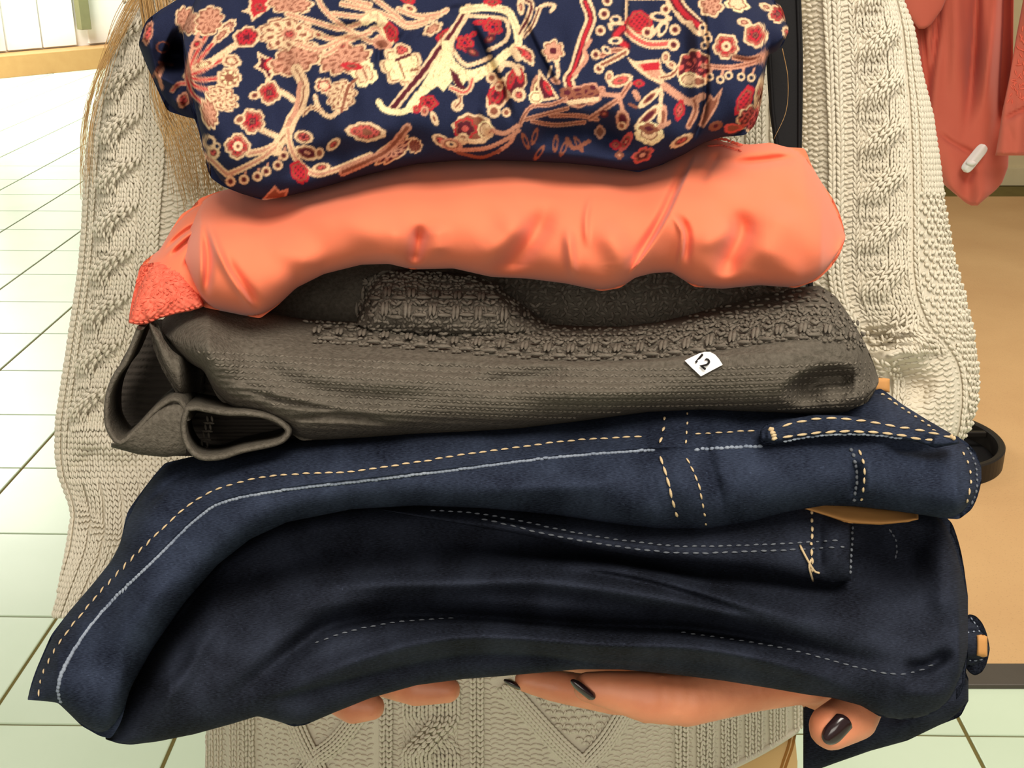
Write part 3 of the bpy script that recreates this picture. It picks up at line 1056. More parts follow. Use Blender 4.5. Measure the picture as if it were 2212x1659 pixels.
# hem edging
hx = np.linspace(0.02, 0.98, 120)
X, Y, D = torso.front_ut(np.full(120, 1733.0), hx)
V, B = tube_mesh(P(X, Y, D), 0.003, 8)
link('hem', np_mesh('hem', V, B), M['cream_yarn'], sweater)
from mathutils.bvhtree import BVHTree
bvh = BVHTree.FromPolygons([v.co.copy() for v in tr.vertices], [tuple(p.vertices) for p in tr.polygons])
for dx in (0, 9):
    sp_ = []
    for x, y in cr([(1712, 1560), (1702, 1610), (1692, 1640), (1684, 1665), (1664, 1740), (1640, 1820)], 6):
        r_ = P(x + dx, y, 1.0) - CAM
        h_ = bvh.ray_cast(Vector(CAM), Vector(r_).normalized())
        if h_[0] is not None:
            sp_.append(np.array(h_[0]))
    if len(sp_) > 3:
        V, B = tube_mesh(np.array(sp_), 0.0016, 6)
        link('side_seam', np_mesh('side_seam', V, B), M['seam_brown'], trousers)

# hair
def strand_mesh(strands, r):
    parts = []
    for s in strands:
        parts.append(tube_mesh(s, np.linspace(r, r * 0.4, len(s)), 4))
    return merge(parts)


st = []
for k in range(30):
    o = rng.normal(0, 1, 4)
    x1 = 170 + abs(o[0]) * 14
    pts = cr([(330 + o[1] * 10, -60), (262 + o[1] * 8, 60 + o[2] * 10), (200 + (x1 - 172) * .9 + o[1] * 4, 190), (x1 + 4, 300 + o[2] * 12), (x1 + 4 + o[3] * 5, 360 + abs(o[2]) * 34)], 7)
    st.append(P(pts[:, 0], pts[:, 1], 0.745 + 0.01 * o[3]))
for k in range(170):
    o = rng.normal(0, 1, 4)
    x0 = rng.uniform(330, 470); x1 = 345 + (x0 - 330) * 1.0 + rng.uniform(0, 45)
    pts = cr([(x0 - 40, -60), (x0 - 12, 120), (x0 + 6 + o[0] * 5, 230), (x1 + o[1] * 6, 320), (x1 + 25 + o[2] * 10, 430 + o[3] * 22)], 7)
    st.append(P(pts[:, 0], pts[:, 1], 0.70 + rng.uniform(-.008, .012) + 0 * pts[:, 0]))
s_ = cr([(1690, 105), (1702, 170), (1698, 240), (1672, 300)], 8)
st.append(P(s_[:, 0], s_[:, 1], 0.624))
for k in range(240):            # the rest of the hair on the head, above the picture
    a = rng.uniform(0.15, math.pi - 0.15) if k % 3 else rng.uniform(math.pi, 2 * math.pi)
    ca, sa = math.cos(a), math.sin(a)
    top = np.array([0.02 * ca, 0.80 + 0.02 * sa, 1.717])
    mid = np.array([0.088 * ca, 0.80 + 0.105 * sa, 1.62])
    low = np.array([0.105 * ca, 0.82 + 0.11 * max(sa, -0.2), 1.50 + rng.uniform(-.02, .02)])
    if sa < -0.35 and abs(ca) < 0.8:
        low = np.array([0.095 * np.sign(ca), 0.76, 1.53])
    if k % 3 == 0:
        low = np.array([0.10 * ca, 0.90 + 0.03 * sa, 1.30])
    st.append(cr([top, (top + mid) / 2 + np.array([0.03 * ca, 0.03 * sa, 0.012]), mid, low], 4))
V, B = strand_mesh(st, 0.00022)
o = link('hair', np_mesh('hair', V, B), M['hair'], person, 'stuff')
cap = remesh_obj([('e', (0.0, 0.815, 1.63), (0.083, 0.098, 0.092)), ('e', (0.0, 0.87, 1.52), (0.085, 0.045, 0.12))], 0.006, 4)
link('hair_mass', cap, M['hair'], person)

# bag strap over the shoulder -----------------------------------------------------------------
strap = thing('bag_strap', 'wide black bag strap hanging over the right-hand side of the jumper', 'bag strap', tuple(P(1690, 500, 0.66)))
SB = Band([(1655, -120), (1652, 0), (1654, 120), (1662, 240), (1676, 340), (1690, 520), (1700, 800)],
          [(1722, -120), (1731, 0), (1735, 120), (1734, 240), (1732, 340), (1750, 520), (1770, 800)],
          lambda u, t: 0.645 + 0.0 * u, 0.004, 0.003, vert=True, ends=(0, 0), p=8, smooth=8)
SB.build('webbing', M['strap'], strap, step=6, nb=8)
for fr in (0.10, 0.90):
    ys = np.linspace(-100, 780, 90)
    a, b = SB.edges(ys)
    V, B = tube_mesh(SB.at(a + (b - a) * fr, ys, 0.0006), 0.0011, 6)
    link('edge_piping', np_mesh('edge_piping', V, B), M['strap'], strap)

# ------------------------------------------------------------------ FLORAL PRINT
NAVY, CREAM, PINK, RED, MAROON, YEL, TAN, ROSE = (lin(c) for c in ((33, 38, 62), (224, 190, 150), (198, 142, 116), (178, 40, 50), (84, 32, 42), (234, 214, 164), (134, 80, 62), (196, 84, 78)))
PX0, PY0, PW, PH = 270, -150, 1460, 620
IMG = np.zeros((PH, PW, 3)); IMG[:] = NAVY
GX, GY = np.meshgrid(np.arange(PW) + PX0, np.arange(PH) + PY0)


def box_of(x0, y0, x1, y1):
    i0, i1 = max(0, int(y0 - PY0)), min(PH, int(y1 - PY0) + 2)
    j0, j1 = max(0, int(x0 - PX0)), min(PW, int(x1 - PX0) + 2)
    return (slice(i0, i1), slice(j0, j1)) if i1 > i0 and j1 > j0 else None


def put(sl, mask, col):
    sub = IMG[sl]; sub[mask] = col


def stroke(pts, w_, col=CREAM, inner=None, iw=0.4):
    p = cr(pts, 6)
    sl = box_of(p[:, 0].min() - w_ - 2, p[:, 1].min() - w_ - 2, p[:, 0].max() + w_ + 2, p[:, 1].max() + w_ + 2)
    if sl is None:
        return
    X, Y = GX[sl].astype(float), GY[sl].astype(float)
    d, s, f = poly_dist(X, Y, p)
    d = d + 0.7 * np.sin(X * 0.9 + Y * 0.35)
    put(sl, d < w_, col)
    if inner is not None:
        put(sl, (d < w_ * iw), inner)


def blob(cx, cy, rx, ry, rot=0, petals=0, depth=0.2, rim=CREAM, fill=RED, core=None, core_r=0.3, rimw=4.0, tex=None, ph=0.0):
    R = max(rx, ry) * (1 + depth) + 4
    sl = box_of(cx - R, cy - R, cx + R, cy + R)
    if sl is None:
        return
    X, Y = GX[sl] - cx, GY[sl] - cy
    c, s = math.cos(rot), math.sin(rot)
    U, W = (X * c + Y * s) / rx, (-X * s + Y * c) / ry
    r = np.hypot(U, W); th = np.arctan2(W, U)
    lim_ = 1 + (depth * 0.8 * (2 * np.abs(np.cos(petals * th / 2 + ph)) ** 0.7 - 1.2) if petals else 0) + 0.04 * np.sin(th * 11 + cx)
    q = r / lim_
    rel = rimw / min(rx, ry)
    put(sl, q < 1, rim)
    put(sl, q < 1 - rel, TAN if fill is not NAVY else NAVY)
    put(sl, q < 1 - rel - 2.2 / min(rx, ry), fill)
    if fill is RED or fill is ROSE:
        put(sl, (q < 0.9 - rel) & (np.sin(X * 0.55 + cx) * np.sin(Y * 0.5 + cy + X * .1) > 0.42), MAROON)
    if tex is not None:
        st_ = (np.sin(th * tex[0] + 3 * r) * np.sin(r * tex[1] + cx) > 0.25) & (q < 1 - rel * 0.8) & (q > 0.12)
        put(sl, st_, tex[2])
    if core is not None:
        put(sl, r < core_r, core)


def shape(pts, rim=CREAM, fill=RED, rimw=4.0):
    p = np.asarray(pts, float)
    pc = np.vstack([p, p[:1]])
    sl = box_of(p[:, 0].min() - 6, p[:, 1].min() - 6, p[:, 0].max() + 6, p[:, 1].max() + 6)
    if sl is None:
        return
    X, Y = GX[sl].astype(float), GY[sl].astype(float)
    ins = np.zeros(X.shape, bool)
    for i in range(len(p)):
        x1, y1 = pc[i]; x2, y2 = pc[i + 1]
        cond = ((y1 > Y) != (y2 > Y))
        ins ^= cond & (X < (x2 - x1) * (Y - y1) / (y2 - y1 + 1e-9) + x1)
    d, s, f = poly_dist(X, Y, pc)
    d = d + 0.6 * np.sin(X * 0.8 + Y * 0.6)
    put(sl, ins | (d < 1.0), rim)
    put(sl, ins & (d > rimw), fill)


def carn(cx, cy, r1, r2, rot, fill=PINK, dark=TAN):
    """fan shaped carnation head"""
    blob(cx, cy, r1, r2, rot, 9, 0.14, CREAM, fill, None, rimw=3.5, tex=(9, 9, dark))


def berry(x, y, r=10, core=MAROON):
    blob(x, y, r, r, 0, 0, 0, CREAM, core, None, rimw=r * 0.45)


def rosette(x, y, r, ph=0.0, white=False, petals=5):
    blob(x, y, r, r, ph, petals, 0.13, CREAM, PINK, rimw=4.5)
    blob(x, y, r * 0.68, r * 0.68, ph, petals, 0.2, RED, RED, rimw=2)
    if white:
        blob(x + 1, y, r * .4, r * .4, 0, 0, 0, CREAM, MAROON, rimw=r * .24)
    else:
        blob(x, y, r * .28, r * .28, 0, 0, 0, MAROON, MAROON, rimw=2)


def draw_print():
    B_ = blob
    B_(320, 72, 9, 26, .25, 5, .15, PINK, ROSE, None, .3, 2); B_(352, 102, 15, 13, 0, 0, 0, TAN, NAVY, rimw=3); stroke([(330, 165), (345, 145), (356, 140)], 3, TAN)
    stroke([(350, 190), (344, 165), (352, 148)], 4, PINK); stroke([(346, 175), (336, 158)], 3, PINK); stroke([(372, 196), (385, 182), (402, 180)], 5, PINK, ROSE, .4); B_(396, 216, 13, 17, .3, 4, .15, PINK, ROSE); stroke([(345, 135), (372, 140)], 3, TAN)
    # stems of the left fan
    for e, w_ in (((520, 90), 7), ((480, 70), 5), ((455, 60), 5), ((430, 70), 4), ((478, 130), 5), ((480, 168), 5), ((455, 195), 5), ((440, 225), 5)):
        stroke([(402, 165), ((402 + e[0]) / 2 - 6, (165 + e[1]) / 2 + 6), e], w_, PINK if w_ < 6 else CREAM, RED if w_ == 5 else None)
    carn(405, 45, 24, 32, -0.5); carn(452, 45, 34, 28, -0.9); carn(490, 62, 26, 12, -0.8, PINK, MAROON); carn(478, 76, 24, 9, -0.8)
    B_(533, 80, 30, 22, -0.3, 5, .12, CREAM, RED, MAROON, .25); B_(425, 95, 16, 10, -0.7, 0, 0, PINK, RED)
    B_(500, 132, 21, 15, .2, 5, .12, CREAM, TAN, CREAM, .45, 5); B_(495, 168, 26, 22, 0, 7, .12, CREAM, YEL, TAN, .4, 5, (7, 6, TAN))
    carn(480, 212, 36, 26, .5, CREAM, TAN); carn(452, 245, 18, 34, -.2); B_(440, 140, 26, 9, -.3, 0, 0, CREAM, YEL, None, .3, 3, (5, 8, TAN))
    carn(618, 74, 58, 36, .05, CREAM, TAN); B_(625, 74, 16, 12, 0, 6, .2, PINK, ROSE)
    shape([(523, 24), (538, 18), (540, -8), (585, -8), (582, 18), (545, 45), (540, 28)]); B_(560, 16, 14, 12, .5, 4, .2, RED, RED)
    carn(625, 5, 50, 26, .1)
    shape([(556, 112), (568, 120), (606, 135), (580, 178), (570, 156), (550, 145), (560, 135)], CREAM, MAROON); B_(585, 140, 15, 12, .6, 3, .2, RED, RED)
    stroke([(578, 176), (584, 190)], 5)
    rosette(582, 200, 25, .2, petals=4); B_(550, 206, 13, 9, -.2, 0, 0, CREAM, MAROON)
    stroke([(603, 196), (620, 205), (634, 216)], 6)
    carn(640, 128, 62, 30, -.35, PINK, TAN)
    # main stem
    stroke([(640, 150), (656, 185), (650, 225), (632, 255), (620, 285), (605, 305), (596, 325)], 12, CREAM, TAN, .14)
    stroke([(648, 180), (640, 235), (622, 270)], 5, PINK)
    stroke([(600, 295), (570, 283), (562, 278)], 6); stroke([(598, 312), (570, 325), (538, 332)], 8, CREAM, PINK, .4)
    stroke([(596, 318), (560, 345), (500, 374), (485, 372), (462, 350), (445, 338)], 7, CREAM, PINK, .4)
    stroke([(622, 280), (627, 315), (645, 350), (680, 376), (720, 368), (760, 352), (800, 335)], 7, CREAM, PINK, .35)
    rosette(545, 262, 27, .5); B_(518, 258, 13, 10, -.6, 0, 0, CREAM, TAN); rosette(513, 316, 27, .1, True, 4)
    for x, y in ((498, 392), (527, 388), (556, 381), (575, 370), (600, 357), (613, 336)):
        stroke([(x, y), (x + 3, y - 16)], 2.6, PINK); berry(x, y, 11)
    berry(452, 307, 15, NAVY); berry(461, 330, 14, ROSE); berry(469, 316, 8, NAVY)
    B_(656, 296, 21, 14, .2, 0, 0, CREAM, ROSE, MAROON, .25); B_(664, 330, 30, 15, .25, 4, .1, CREAM, MAROON, PINK, .25); B_(690, 331, 10, 12, .2, 0, 0, CREAM, TAN)
    B_(720, 312, 18, 10, -.7, 0, 0, CREAM, ROSE); B_(647, 372, 18, 26, -.5, 6, .1, RED, RED); B_(694, 362, 20, 10, -.15, 0, 0, CREAM, ROSE)
    stroke([(680, 208), (690, 236), (712, 252), (732, 240)], 5); stroke([(692, 238), (672, 232), (656, 246)], 5, CREAM, TAN, .3)
    shape([(565, 432), (585, 412), (594, 402), (604, 414), (622, 408), (616, 432)], PINK, TAN)
    # leaf shapes and ribbons, centre left
    carn(745, 128, 58, 30, -.25, PINK, TAN); carn(738, 206, 30, 34, .6, CREAM, TAN); B_(700, 185, 20, 16, .2, 5, .2, CREAM, ROSE, CREAM, .5); B_(787, 160, 26, 26, .3, 4, .2, YEL, CREAM, None, .3, 8)
    B_(760, 143, 24, 8, .1, 0, 0, RED, MAROON); stroke([(770, 170), (752, 190), (738, 240)], 3, TAN); stroke([(785, 150), (792, 168)], 2, TAN)
    B_(868, 142, 44, 40, .4, 7, .18, CREAM, YEL, None, .3, 6); B_(868, 108, 18, 14, 0, 3, .2, CREAM, ROSE); stroke([(855, 130), (885, 118)], 3.5, MAROON); stroke([(862, 135), (874, 168)], 2, TAN); stroke([(888, 152), (900, 150)], 3, TAN)
    for pts in ([(620, 30), (690, 50), (740, 62), (790, 46), (825, 40), (848, 75), (840, 95)], [(680, -20), (700, 20), (745, 60), (780, 75), (815, 60), (838, 88)],
                [(738, 8), (800, 22), (850, 40), (880, 58), (920, 48), (965, 22)], [(800, -10), (850, 28), (880, 52), (925, 42)], [(660, 62), (720, 85), (770, 75), (800, 90), (820, 80)],
                [(720, 30), (780, 36), (800, 28)], [(700, 120), (760, 85), (800, 70)], [(640, 95), (690, 105), (740, 85)], [(690, -30), (760, 0), (800, 10)], [(860, 20), (905, 35), (950, 30)]):
        stroke(pts, 6, CREAM, PINK, .45)
    stroke([(790, 45), (812, 34), (832, 60), (842, 88)], 10, YEL, CREAM, .5); stroke([(820, 80), (842, 98)], 5, PINK)
    B_(845, 70, 14, 22, -.4, 5, .15, RED, RED); B_(885, 18, 16, 8, .4, 0, 0, CREAM, ROSE); B_(880, -2, 18, 10, .4, 0, 0, RED, RED); B_(962, 76, 22, 11, -.5, 5, .15, RED, RED, PINK, .2)
    B_(935, 62, 22, 12, -.5, 6, .2, CREAM, PINK); B_(825, 95, 20, 12, .1, 0, 0, PINK, TAN); B_(740, 100, 14, 8, -.5, 0, 0, PINK, ROSE); B_(688, 75, 12, 8, .3, 0, 0, CREAM, ROSE)
    # diagonal ribbon and pale comb
    shape([(964, 88), (974, 124), (996, 150), (1040, 158), (1064, 140), (1068, 150), (1030, 176), (1006, 172), (992, 196), (978, 172), (958, 196), (945, 184), (915, 206), (892, 242), (878, 240), (905, 195), (935, 145)], YEL, YEL)
    shape([(1008, 30), (1090, 34), (1104, 62), (1098, 92), (1060, 118), (1010, 142), (985, 120), (974, 95)], NAVY, NAVY)
    stroke([(1012, 18), (985, 60), (945, 110), (915, 155), (880, 195), (848, 235)], 10, CREAM, MAROON, .45)
    stroke([(1000, 30), (968, 80), (925, 135), (880, 190), (845, 232)], 2, MAROON)
    stroke([(818, 220), (830, 236), (855, 242), (878, 238), (900, 205)], 6.5, YEL); stroke([(975, 130), (985, 170), (1000, 195)], 7, MAROON)
    B_(925, 222, 20, 16, .1, 5, .2, RED, RED, MAROON, .25); B_(900, 236, 9, 9, 0, 0, 0, RED, ROSE); B_(917, 240, 9, 11, 0, 0, 0, PINK, ROSE); B_(938, 256, 7, 17, -.4, 0, 0, CREAM, MAROON)
    # medallion
    stroke([(1000, 22), (1050, 16), (1095, 24), (1112, 52), (1120, 90), (1108, 105)], 8, YEL, CREAM, .4); stroke([(962, 96), (972, 130), (990, 150), (1015, 160), (1045, 152), (1068, 138), (1098, 112)], 9, YEL)
    stroke([(1010, 34), (1085, 40), (1098, 60), (1096, 82), (1080, 96), (1056, 108)], 4); stroke([(1008, 34), (990, 66), (975, 95), (985, 118), (1005, 140), (1030, 136), (1058, 124)], 4.5)
    stroke([(1022, 40), (1048, 110)], 2.5, NAVY)
    B_(1065, 58, 20, 18, .5, 5, .25, RED, RED, NAVY, .2); B_(1037, 48, 16, 6, -.1, 0, 0, RED, RED); B_(1058, 84, 14, 8, -.5, 0, 0, MAROON, ROSE)
    B_(1004, 93, 18, 17, .1, 5, .25, RED, RED, NAVY, .2); B_(1020, 112, 16, 8, .5, 0, 0, MAROON, ROSE); B_(1022, 74, 9, 6, -.6, 0, 0, RED, RED)
    B_(1064, 4, 18, 9, 0, 4, .2, RED, RED)
    stroke([(1136, 0), (1148, 10), (1140, 40), (1122, 72)], 6.5, CREAM, MAROON, .4); stroke([(1160, 20), (1178, 10), (1198, 12), (1190, 24)], 4); stroke([(1165, 18), (1150, 55), (1132, 78)], 5, CREAM, MAROON, .35)
    B_(1125, 15, 8, 18, -.1, 0, 0, CREAM, PINK); B_(1140, 120, 12, 22, -.5, 4, .2, CREAM, ROSE); B_(1122, 112, 14, 10, .4, 0, 0, RED, MAROON); stroke([(1110, 110), (1120, 125)], 8, CREAM)
    # daisy and pods
    B_(1195, 110, 23, 23, .3, 7, .22, CREAM, PINK, MAROON, .34, 4); stroke([(1202, 132), (1206, 160), (1198, 172)], 4.5, CREAM); stroke([(1190, 145), (1185, 165)], 3); B_(1200, 175, 12, 6, .4, 0, 0, PINK, CREAM)
    stroke([(1264, 0), (1276, 40), (1262, 80), (1252, 115), (1238, 155), (1228, 172), (1236, 198)], 12, CREAM, None); stroke([(1264, 4), (1276, 40), (1262, 80), (1252, 115), (1238, 155), (1228, 172), (1236, 198)], 6, MAROON, RED, .5)
    stroke([(1275, 88), (1262, 108), (1268, 125), (1258, 140), (1240, 162)], 4.5, PINK)
    B_(1076, 205, 22, 40, .35, 5, .12, CREAM, MAROON, None, .3, 5); B_(1070, 205, 15, 26, .35, 4, .2, RED, RED, MAROON, .3); berry(1067, 240, 15, TAN); berry(1094, 243, 10, TAN); berry(1078, 188, 9, TAN); berry(1062, 168, 12, TAN)
    B_(1114, 175, 22, 34, .25, 4, .15, CREAM, MAROON, None, .3, 3); B_(1105, 170, 8, 26, .3, 0, 0, RED, RED); B_(1124, 165, 8, 16, 0, 0, 0, RED, ROSE); berry(1121, 205, 15, ROSE); stroke([(1080, 150), (1090, 138), (1110, 142), (1120, 158)], 6, CREAM)
    B_(1160, 195, 14, 34, .1, 0, 0, PINK, YEL, MAROON, .3); B_(1158, 210, 16, 15, 0, 0, 0, YEL, YEL); shape([(1165, 152), (1182, 175), (1207, 212), (1172, 218), (1160, 185)], CREAM, MAROON); B_(1183, 190, 7, 18, -.5, 0, 0, RED, ROSE)
    B_(1262, 206, 44, 24, -.25, 6, .12, PINK, TAN, None, .3, 4, (5, 8, MAROON)); stroke([(1230, 222), (1290, 214)], 5, CREAM); B_(1225, 200, 16, 12, 0, 5, .2, TAN, MAROON)
    # dark lower area
    for pts in ([(1122, 272), (1132, 250), (1150, 230), (1190, 226), (1222, 214)], [(1135, 258), (1180, 246), (1226, 234)], [(1150, 262), (1200, 270), (1262, 264)], [(1190, 250), (1250, 250), (1290, 258)]):
        stroke(pts, 4.5, PINK, TAN, .4)
    for x, y, r in ((1155, 295, .3), (1135, 305, -.4), (1200, 310, .1), (1218, 320, .4), (1250, 312, -.5), (1165, 330, .6)):
        B_(x, y, 6, 20, r, 0, 0, TAN, NAVY, rimw=3.0)
    stroke([(1225, 300), (1240, 320), (1272, 305)], 4.5, TAN); B_(1296, 285, 11, 14, 0, 4, .2, PINK, TAN)
    stroke([(1275, 256), (1310, 232), (1338, 212), (1360, 180)], 6, PINK, TAN, .3); stroke([(1300, 204), (1336, 206)], 5, PINK); stroke([(1338, 214), (1346, 240), (1352, 262)], 4.5, PINK); B_(1345, 258, 15, 22, -.15, 0, 0, PINK, MAROON, None, .3, 5); B_(1343, 272, 10, 9, 0, 0, 0, CREAM, TAN)
    B_(1340, 174, 28, 13, -.3, 0, 0, CREAM, TAN); B_(1340, 174, 16, 7, -.3, 0, 0, ROSE, RED); B_(1380, 180, 12, 8, .1, 4, .2, RED, RED); B_(1316, 165, 9, 13, .2, 0, 0, CREAM, PINK); B_(1305, 246, 10, 8, 0, 0, 0, MAROON, ROSE); B_(1300, 192, 8, 6, 0, 0, 0, PINK, PINK)
    stroke([(1372, 200), (1378, 212)], 6, PINK); stroke([(1360, 225), (1375, 232)], 3, TAN)
    B_(1403, 212, 32, 9, -.72, 0, 0, CREAM, MAROON); B_(1400, 252, 40, 11, -.75, 0, 0, CREAM, MAROON); B_(1432, 252, 9, 26, .1, 0, 0, PINK, TAN)
    stroke([(1432, 165), (1428, 210), (1424, 262)], 4.2, CREAM); B_(1402, 288, 31, 24, .2, 5, .08, YEL, CREAM, None, .3, 10); B_(1402, 278, 20, 11, .1, 4, .25, TAN, MAROON); stroke([(1425, 275), (1445, 265)], 5, PINK)
    B_(1352, 306, 10, 24, .55, 0, 0, ROSE, RED, CREAM, .15); B_(1330, 313, 12, 10, 0, 4, .2, RED, ROSE); B_(1338, 335, 9, 9, 0, 4, .2, TAN, PINK); B_(1388, 335, 24, 14, -.5, 5, .2, ROSE, MAROON, PINK, .3)
    # right upper
    shape([(1350, 62), (1352, -5), (1440, -5), (1450, 20), (1405, 40), (1412, 62), (1380, 78)], CREAM, NAVY, 5); B_(1380, 48, 28, 24, -.1, 4, .15, RED, RED)
    stroke([(1350, 62), (1375, 84), (1405, 96), (1450, 94)], 9, CREAM, ROSE, .5); stroke([(1345, 60), (1330, 80), (1352, 100)], 10, MAROON, RED, .6); stroke([(1320, 62), (1318, 52), (1345, 50)], 4)
    for x, y, r in ((1305, 30, 12), (1297, 66, 11), (1455, 97, 13), (1294, 148, 11), (1312, 2, 11), (1438, 20, 11), (1458, 64, 12), (1287, 118, 11), (1398, 70, 12)):
        berry(x, y, r)
    B_(1330, 42, 13, 9, 0, 0, 0, CREAM, NAVY); B_(1425, 36, 22, 10, .1, 0, 0, CREAM, NAVY); B_(1432, 62, 9, 20, .5, 0, 0, CREAM, NAVY); stroke([(1405, 80), (1430, 50), (1448, 40)], 4); stroke([(1300, 120), (1320, 110), (1350, 108)], 6, PINK, TAN, .4); stroke([(1300, 140), (1330, 125), (1352, 112)], 7, CREAM, TAN, .45); B_(1310, 108, 12, 8, .6, 0, 0, CREAM, NAVY); B_(1330, 88, 16, 8, -.1, 0, 0, CREAM, NAVY)
    stroke([(1452, -10), (1470, 20), (1490, 40), (1512, 62)], 16, CREAM); stroke([(1452, -10), (1470, 20), (1490, 40), (1512, 58)], 11, MAROON, RED, .5); stroke([(1462, 30), (1478, 48), (1492, 50), (1500, 68), (1516, 72)], 4.5)
    for x, y in ((1518, 60), (1526, 76), (1530, 84), (1522, 98)):
        berry(x, y, 9, NAVY)
    B_(1536, 12, 26, 24, .2, 6, .18, CREAM, PINK, None, .3, 5, (6, 9, TAN)); B_(1592, 8, 26, 16, .3, 5, .2, YEL, CREAM)
    rosette(1568, 100, 27, .4, True, 5); rosette(1632, 76, 26, .1, False, 5); B_(1608, 48, 16, 9, .2, 0, 0, CREAM, PINK); rosette(1680, 30, 20, .3); B_(1655, 15, 16, 8, .4, 0, 0, CREAM, PINK)
    B_(1700, 70, 14, 10, 1.2, 0, 0, CREAM, ROSE)
    shape([(1356, 125), (1372, 134), (1426, 128), (1428, 150), (1440, 165), (1428, 182), (1400, 168), (1370, 145)], CREAM, PINK, 6); shape([(1384, 140), (1424, 134), (1424, 150), (1392, 152)], RED, RED)
    B_(1438, 124, 9, 13, .1, 0, 0, CREAM, PINK); B_(1450, 140, 12, 8, .4, 0, 0, CREAM, PINK); stroke([(1428, 168), (1450, 162), (1466, 145), (1480, 128)], 6, CREAM, TAN, .4)
    B_(1500, 148, 36, 40, .2, 7, .1, CREAM, MAROON, None, .3, 3, (7, 8, ROSE)); B_(1488, 172, 22, 16, 0, 0, 0, YEL, CREAM); B_(1510, 176, 16, 12, 0, 3, .2, CREAM, TAN)
    stroke([(1436, 186), (1462, 205), (1490, 220), (1518, 208)], 8, PINK); stroke([(1500, 216), (1502, 240), (1488, 272)], 7, PINK, TAN, .35)
    stroke([(1520, 142), (1570, 146), (1610, 140), (1650, 128)], 5.5, PINK, TAN, .3); stroke([(1586, 124), (1620, 128), (1655, 116)], 6, PINK, TAN, .3)
    for x, y in ((1533, 166), (1556, 172), (1574, 163), (1601, 166), (1623, 168)):
        stroke([(x, y), (x + 6, y - 20)], 2.4, PINK); berry(x, y, 9, NAVY)
    shape([(1510, 270), (1522, 230), (1534, 205), (1542, 215), (1560, 192), (1548, 232), (1520, 275)], PINK, TAN, 3)
    B_(1608, 218, 15, 36, .45, 6, .1, RED, RED); B_(1640, 205, 10, 40, .15, 0, 0, CREAM, ROSE); berry(1643, 188, 8, ROSE); berry(1640, 215, 9, MAROON); carn(1625, 255, 34, 26, -.4, ROSE, MAROON); B_(1583, 277, 20, 10, -.1, 3, .2, ROSE, TAN)
    B_(1468, 238, 11, 22, .2, 4, .15, RED, ROSE); B_(1472, 304, 28, 10, -.5, 0, 0, CREAM, ROSE); B_(1546, 272, 16, 10, -.4, 0, 0, TAN, MAROON)
    # lower centre
    B_(790, 285, 42, 20, .1, 4, .1, CREAM, ROSE, TAN, .35, 5); B_(770, 284, 14, 9, .1, 0, 0, ROSE, ROSE); carn(850, 325, 48, 20, -.55, PINK, MAROON); stroke([(740, 372), (800, 345), (840, 322), (880, 275)], 9, PINK, TAN, .4); carn(896, 315, 16, 16, 0, TAN, MAROON)
    B_(1022, 278, 44, 32, .15, 6, .08, CREAM, TAN, None, .3, 5); B_(1005, 278, 24, 22, .1, 5, .18, RED, MAROON, ROSE, .3); B_(1048, 280, 16, 20, 0, 0, 0, YEL, CREAM); berry(988, 228, 13, ROSE); berry(1000, 300, 13, TAN); stroke([(985, 300), (1030, 306), (1060, 292)], 5, CREAM)
    B_(955, 305, 24, 12, .5, 0, 0, CREAM, ROSE); B_(975, 312, 24, 13, .2, 0, 0, PINK, CREAM, NAVY, .2); stroke([(985, 325), (1050, 320), (1095, 300), (1120, 282)], 4.5, PINK); stroke([(1062, 282), (1090, 288), (1118, 272)], 5, PINK); stroke([(1075, 328), (1100, 310), (1112, 290)], 4, PINK); stroke([(990, 330), (1040, 340), (1080, 325)], 3.5, TAN)
    stroke([(988, 195), (995, 215), (985, 232)], 5, CREAM, TAN, .4); stroke([(975, 190), (1000, 200), (1015, 190), (1020, 170)], 6, CREAM, ROSE, .4)
    # the part above the picture
    r2 = random.Random(3)
    for k in range(46):
        x, y = r2.uniform(330, 1660), r2.uniform(-140, -45)
        c = r2.random()
        if c < .35:
            rosette(x, y, r2.uniform(16, 26), c)
        elif c < .7:
            carn(x, y, r2.uniform(20, 40), r2.uniform(15, 26), r2.uniform(-1, 1))
        else:
            stroke([(x - 40, y + 10), (x, y - 8), (x + 40, y + 6)], 5, CREAM, PINK, .4)


draw_print()
# fine drawn detail inside the pale parts of the print
nz = ripple(GX.astype(float), GY.astype(float), 17, 1.0, 5) + 0.6 * ripple(GX.astype(float), GY.astype(float), 9, 1.0, 2)
lum = IMG.sum(2)
det = (np.abs(nz) < 0.13) & (lum > 0.62)
IMG[det] = IMG[det] * 0.35 + np.array(TAN) * 0.65
# a soft edge to the print
for _ in range(1):
    IMG = (IMG * 2 + np.roll(IMG, 1, 0) + np.roll(IMG, -1, 0) + np.roll(IMG, 1, 1) + np.roll(IMG, -1, 1)) / 6.0


def print_col(X, Y):
    i = np.clip((Y - PY0), 0, PH - 1.01); j = np.clip((X - PX0), 0, PW - 1.01)
    i0, j0 = i.astype(int), j.astype(int); fi, fj = (i - i0)[:, None], (j - j0)[:, None]
    return (IMG[i0, j0] * (1 - fi) * (1 - fj) + IMG[i0 + 1, j0] * fi * (1 - fj) + IMG[i0, j0 + 1] * (1 - fi) * fj + IMG[i0 + 1, j0 + 1] * fi * fj)


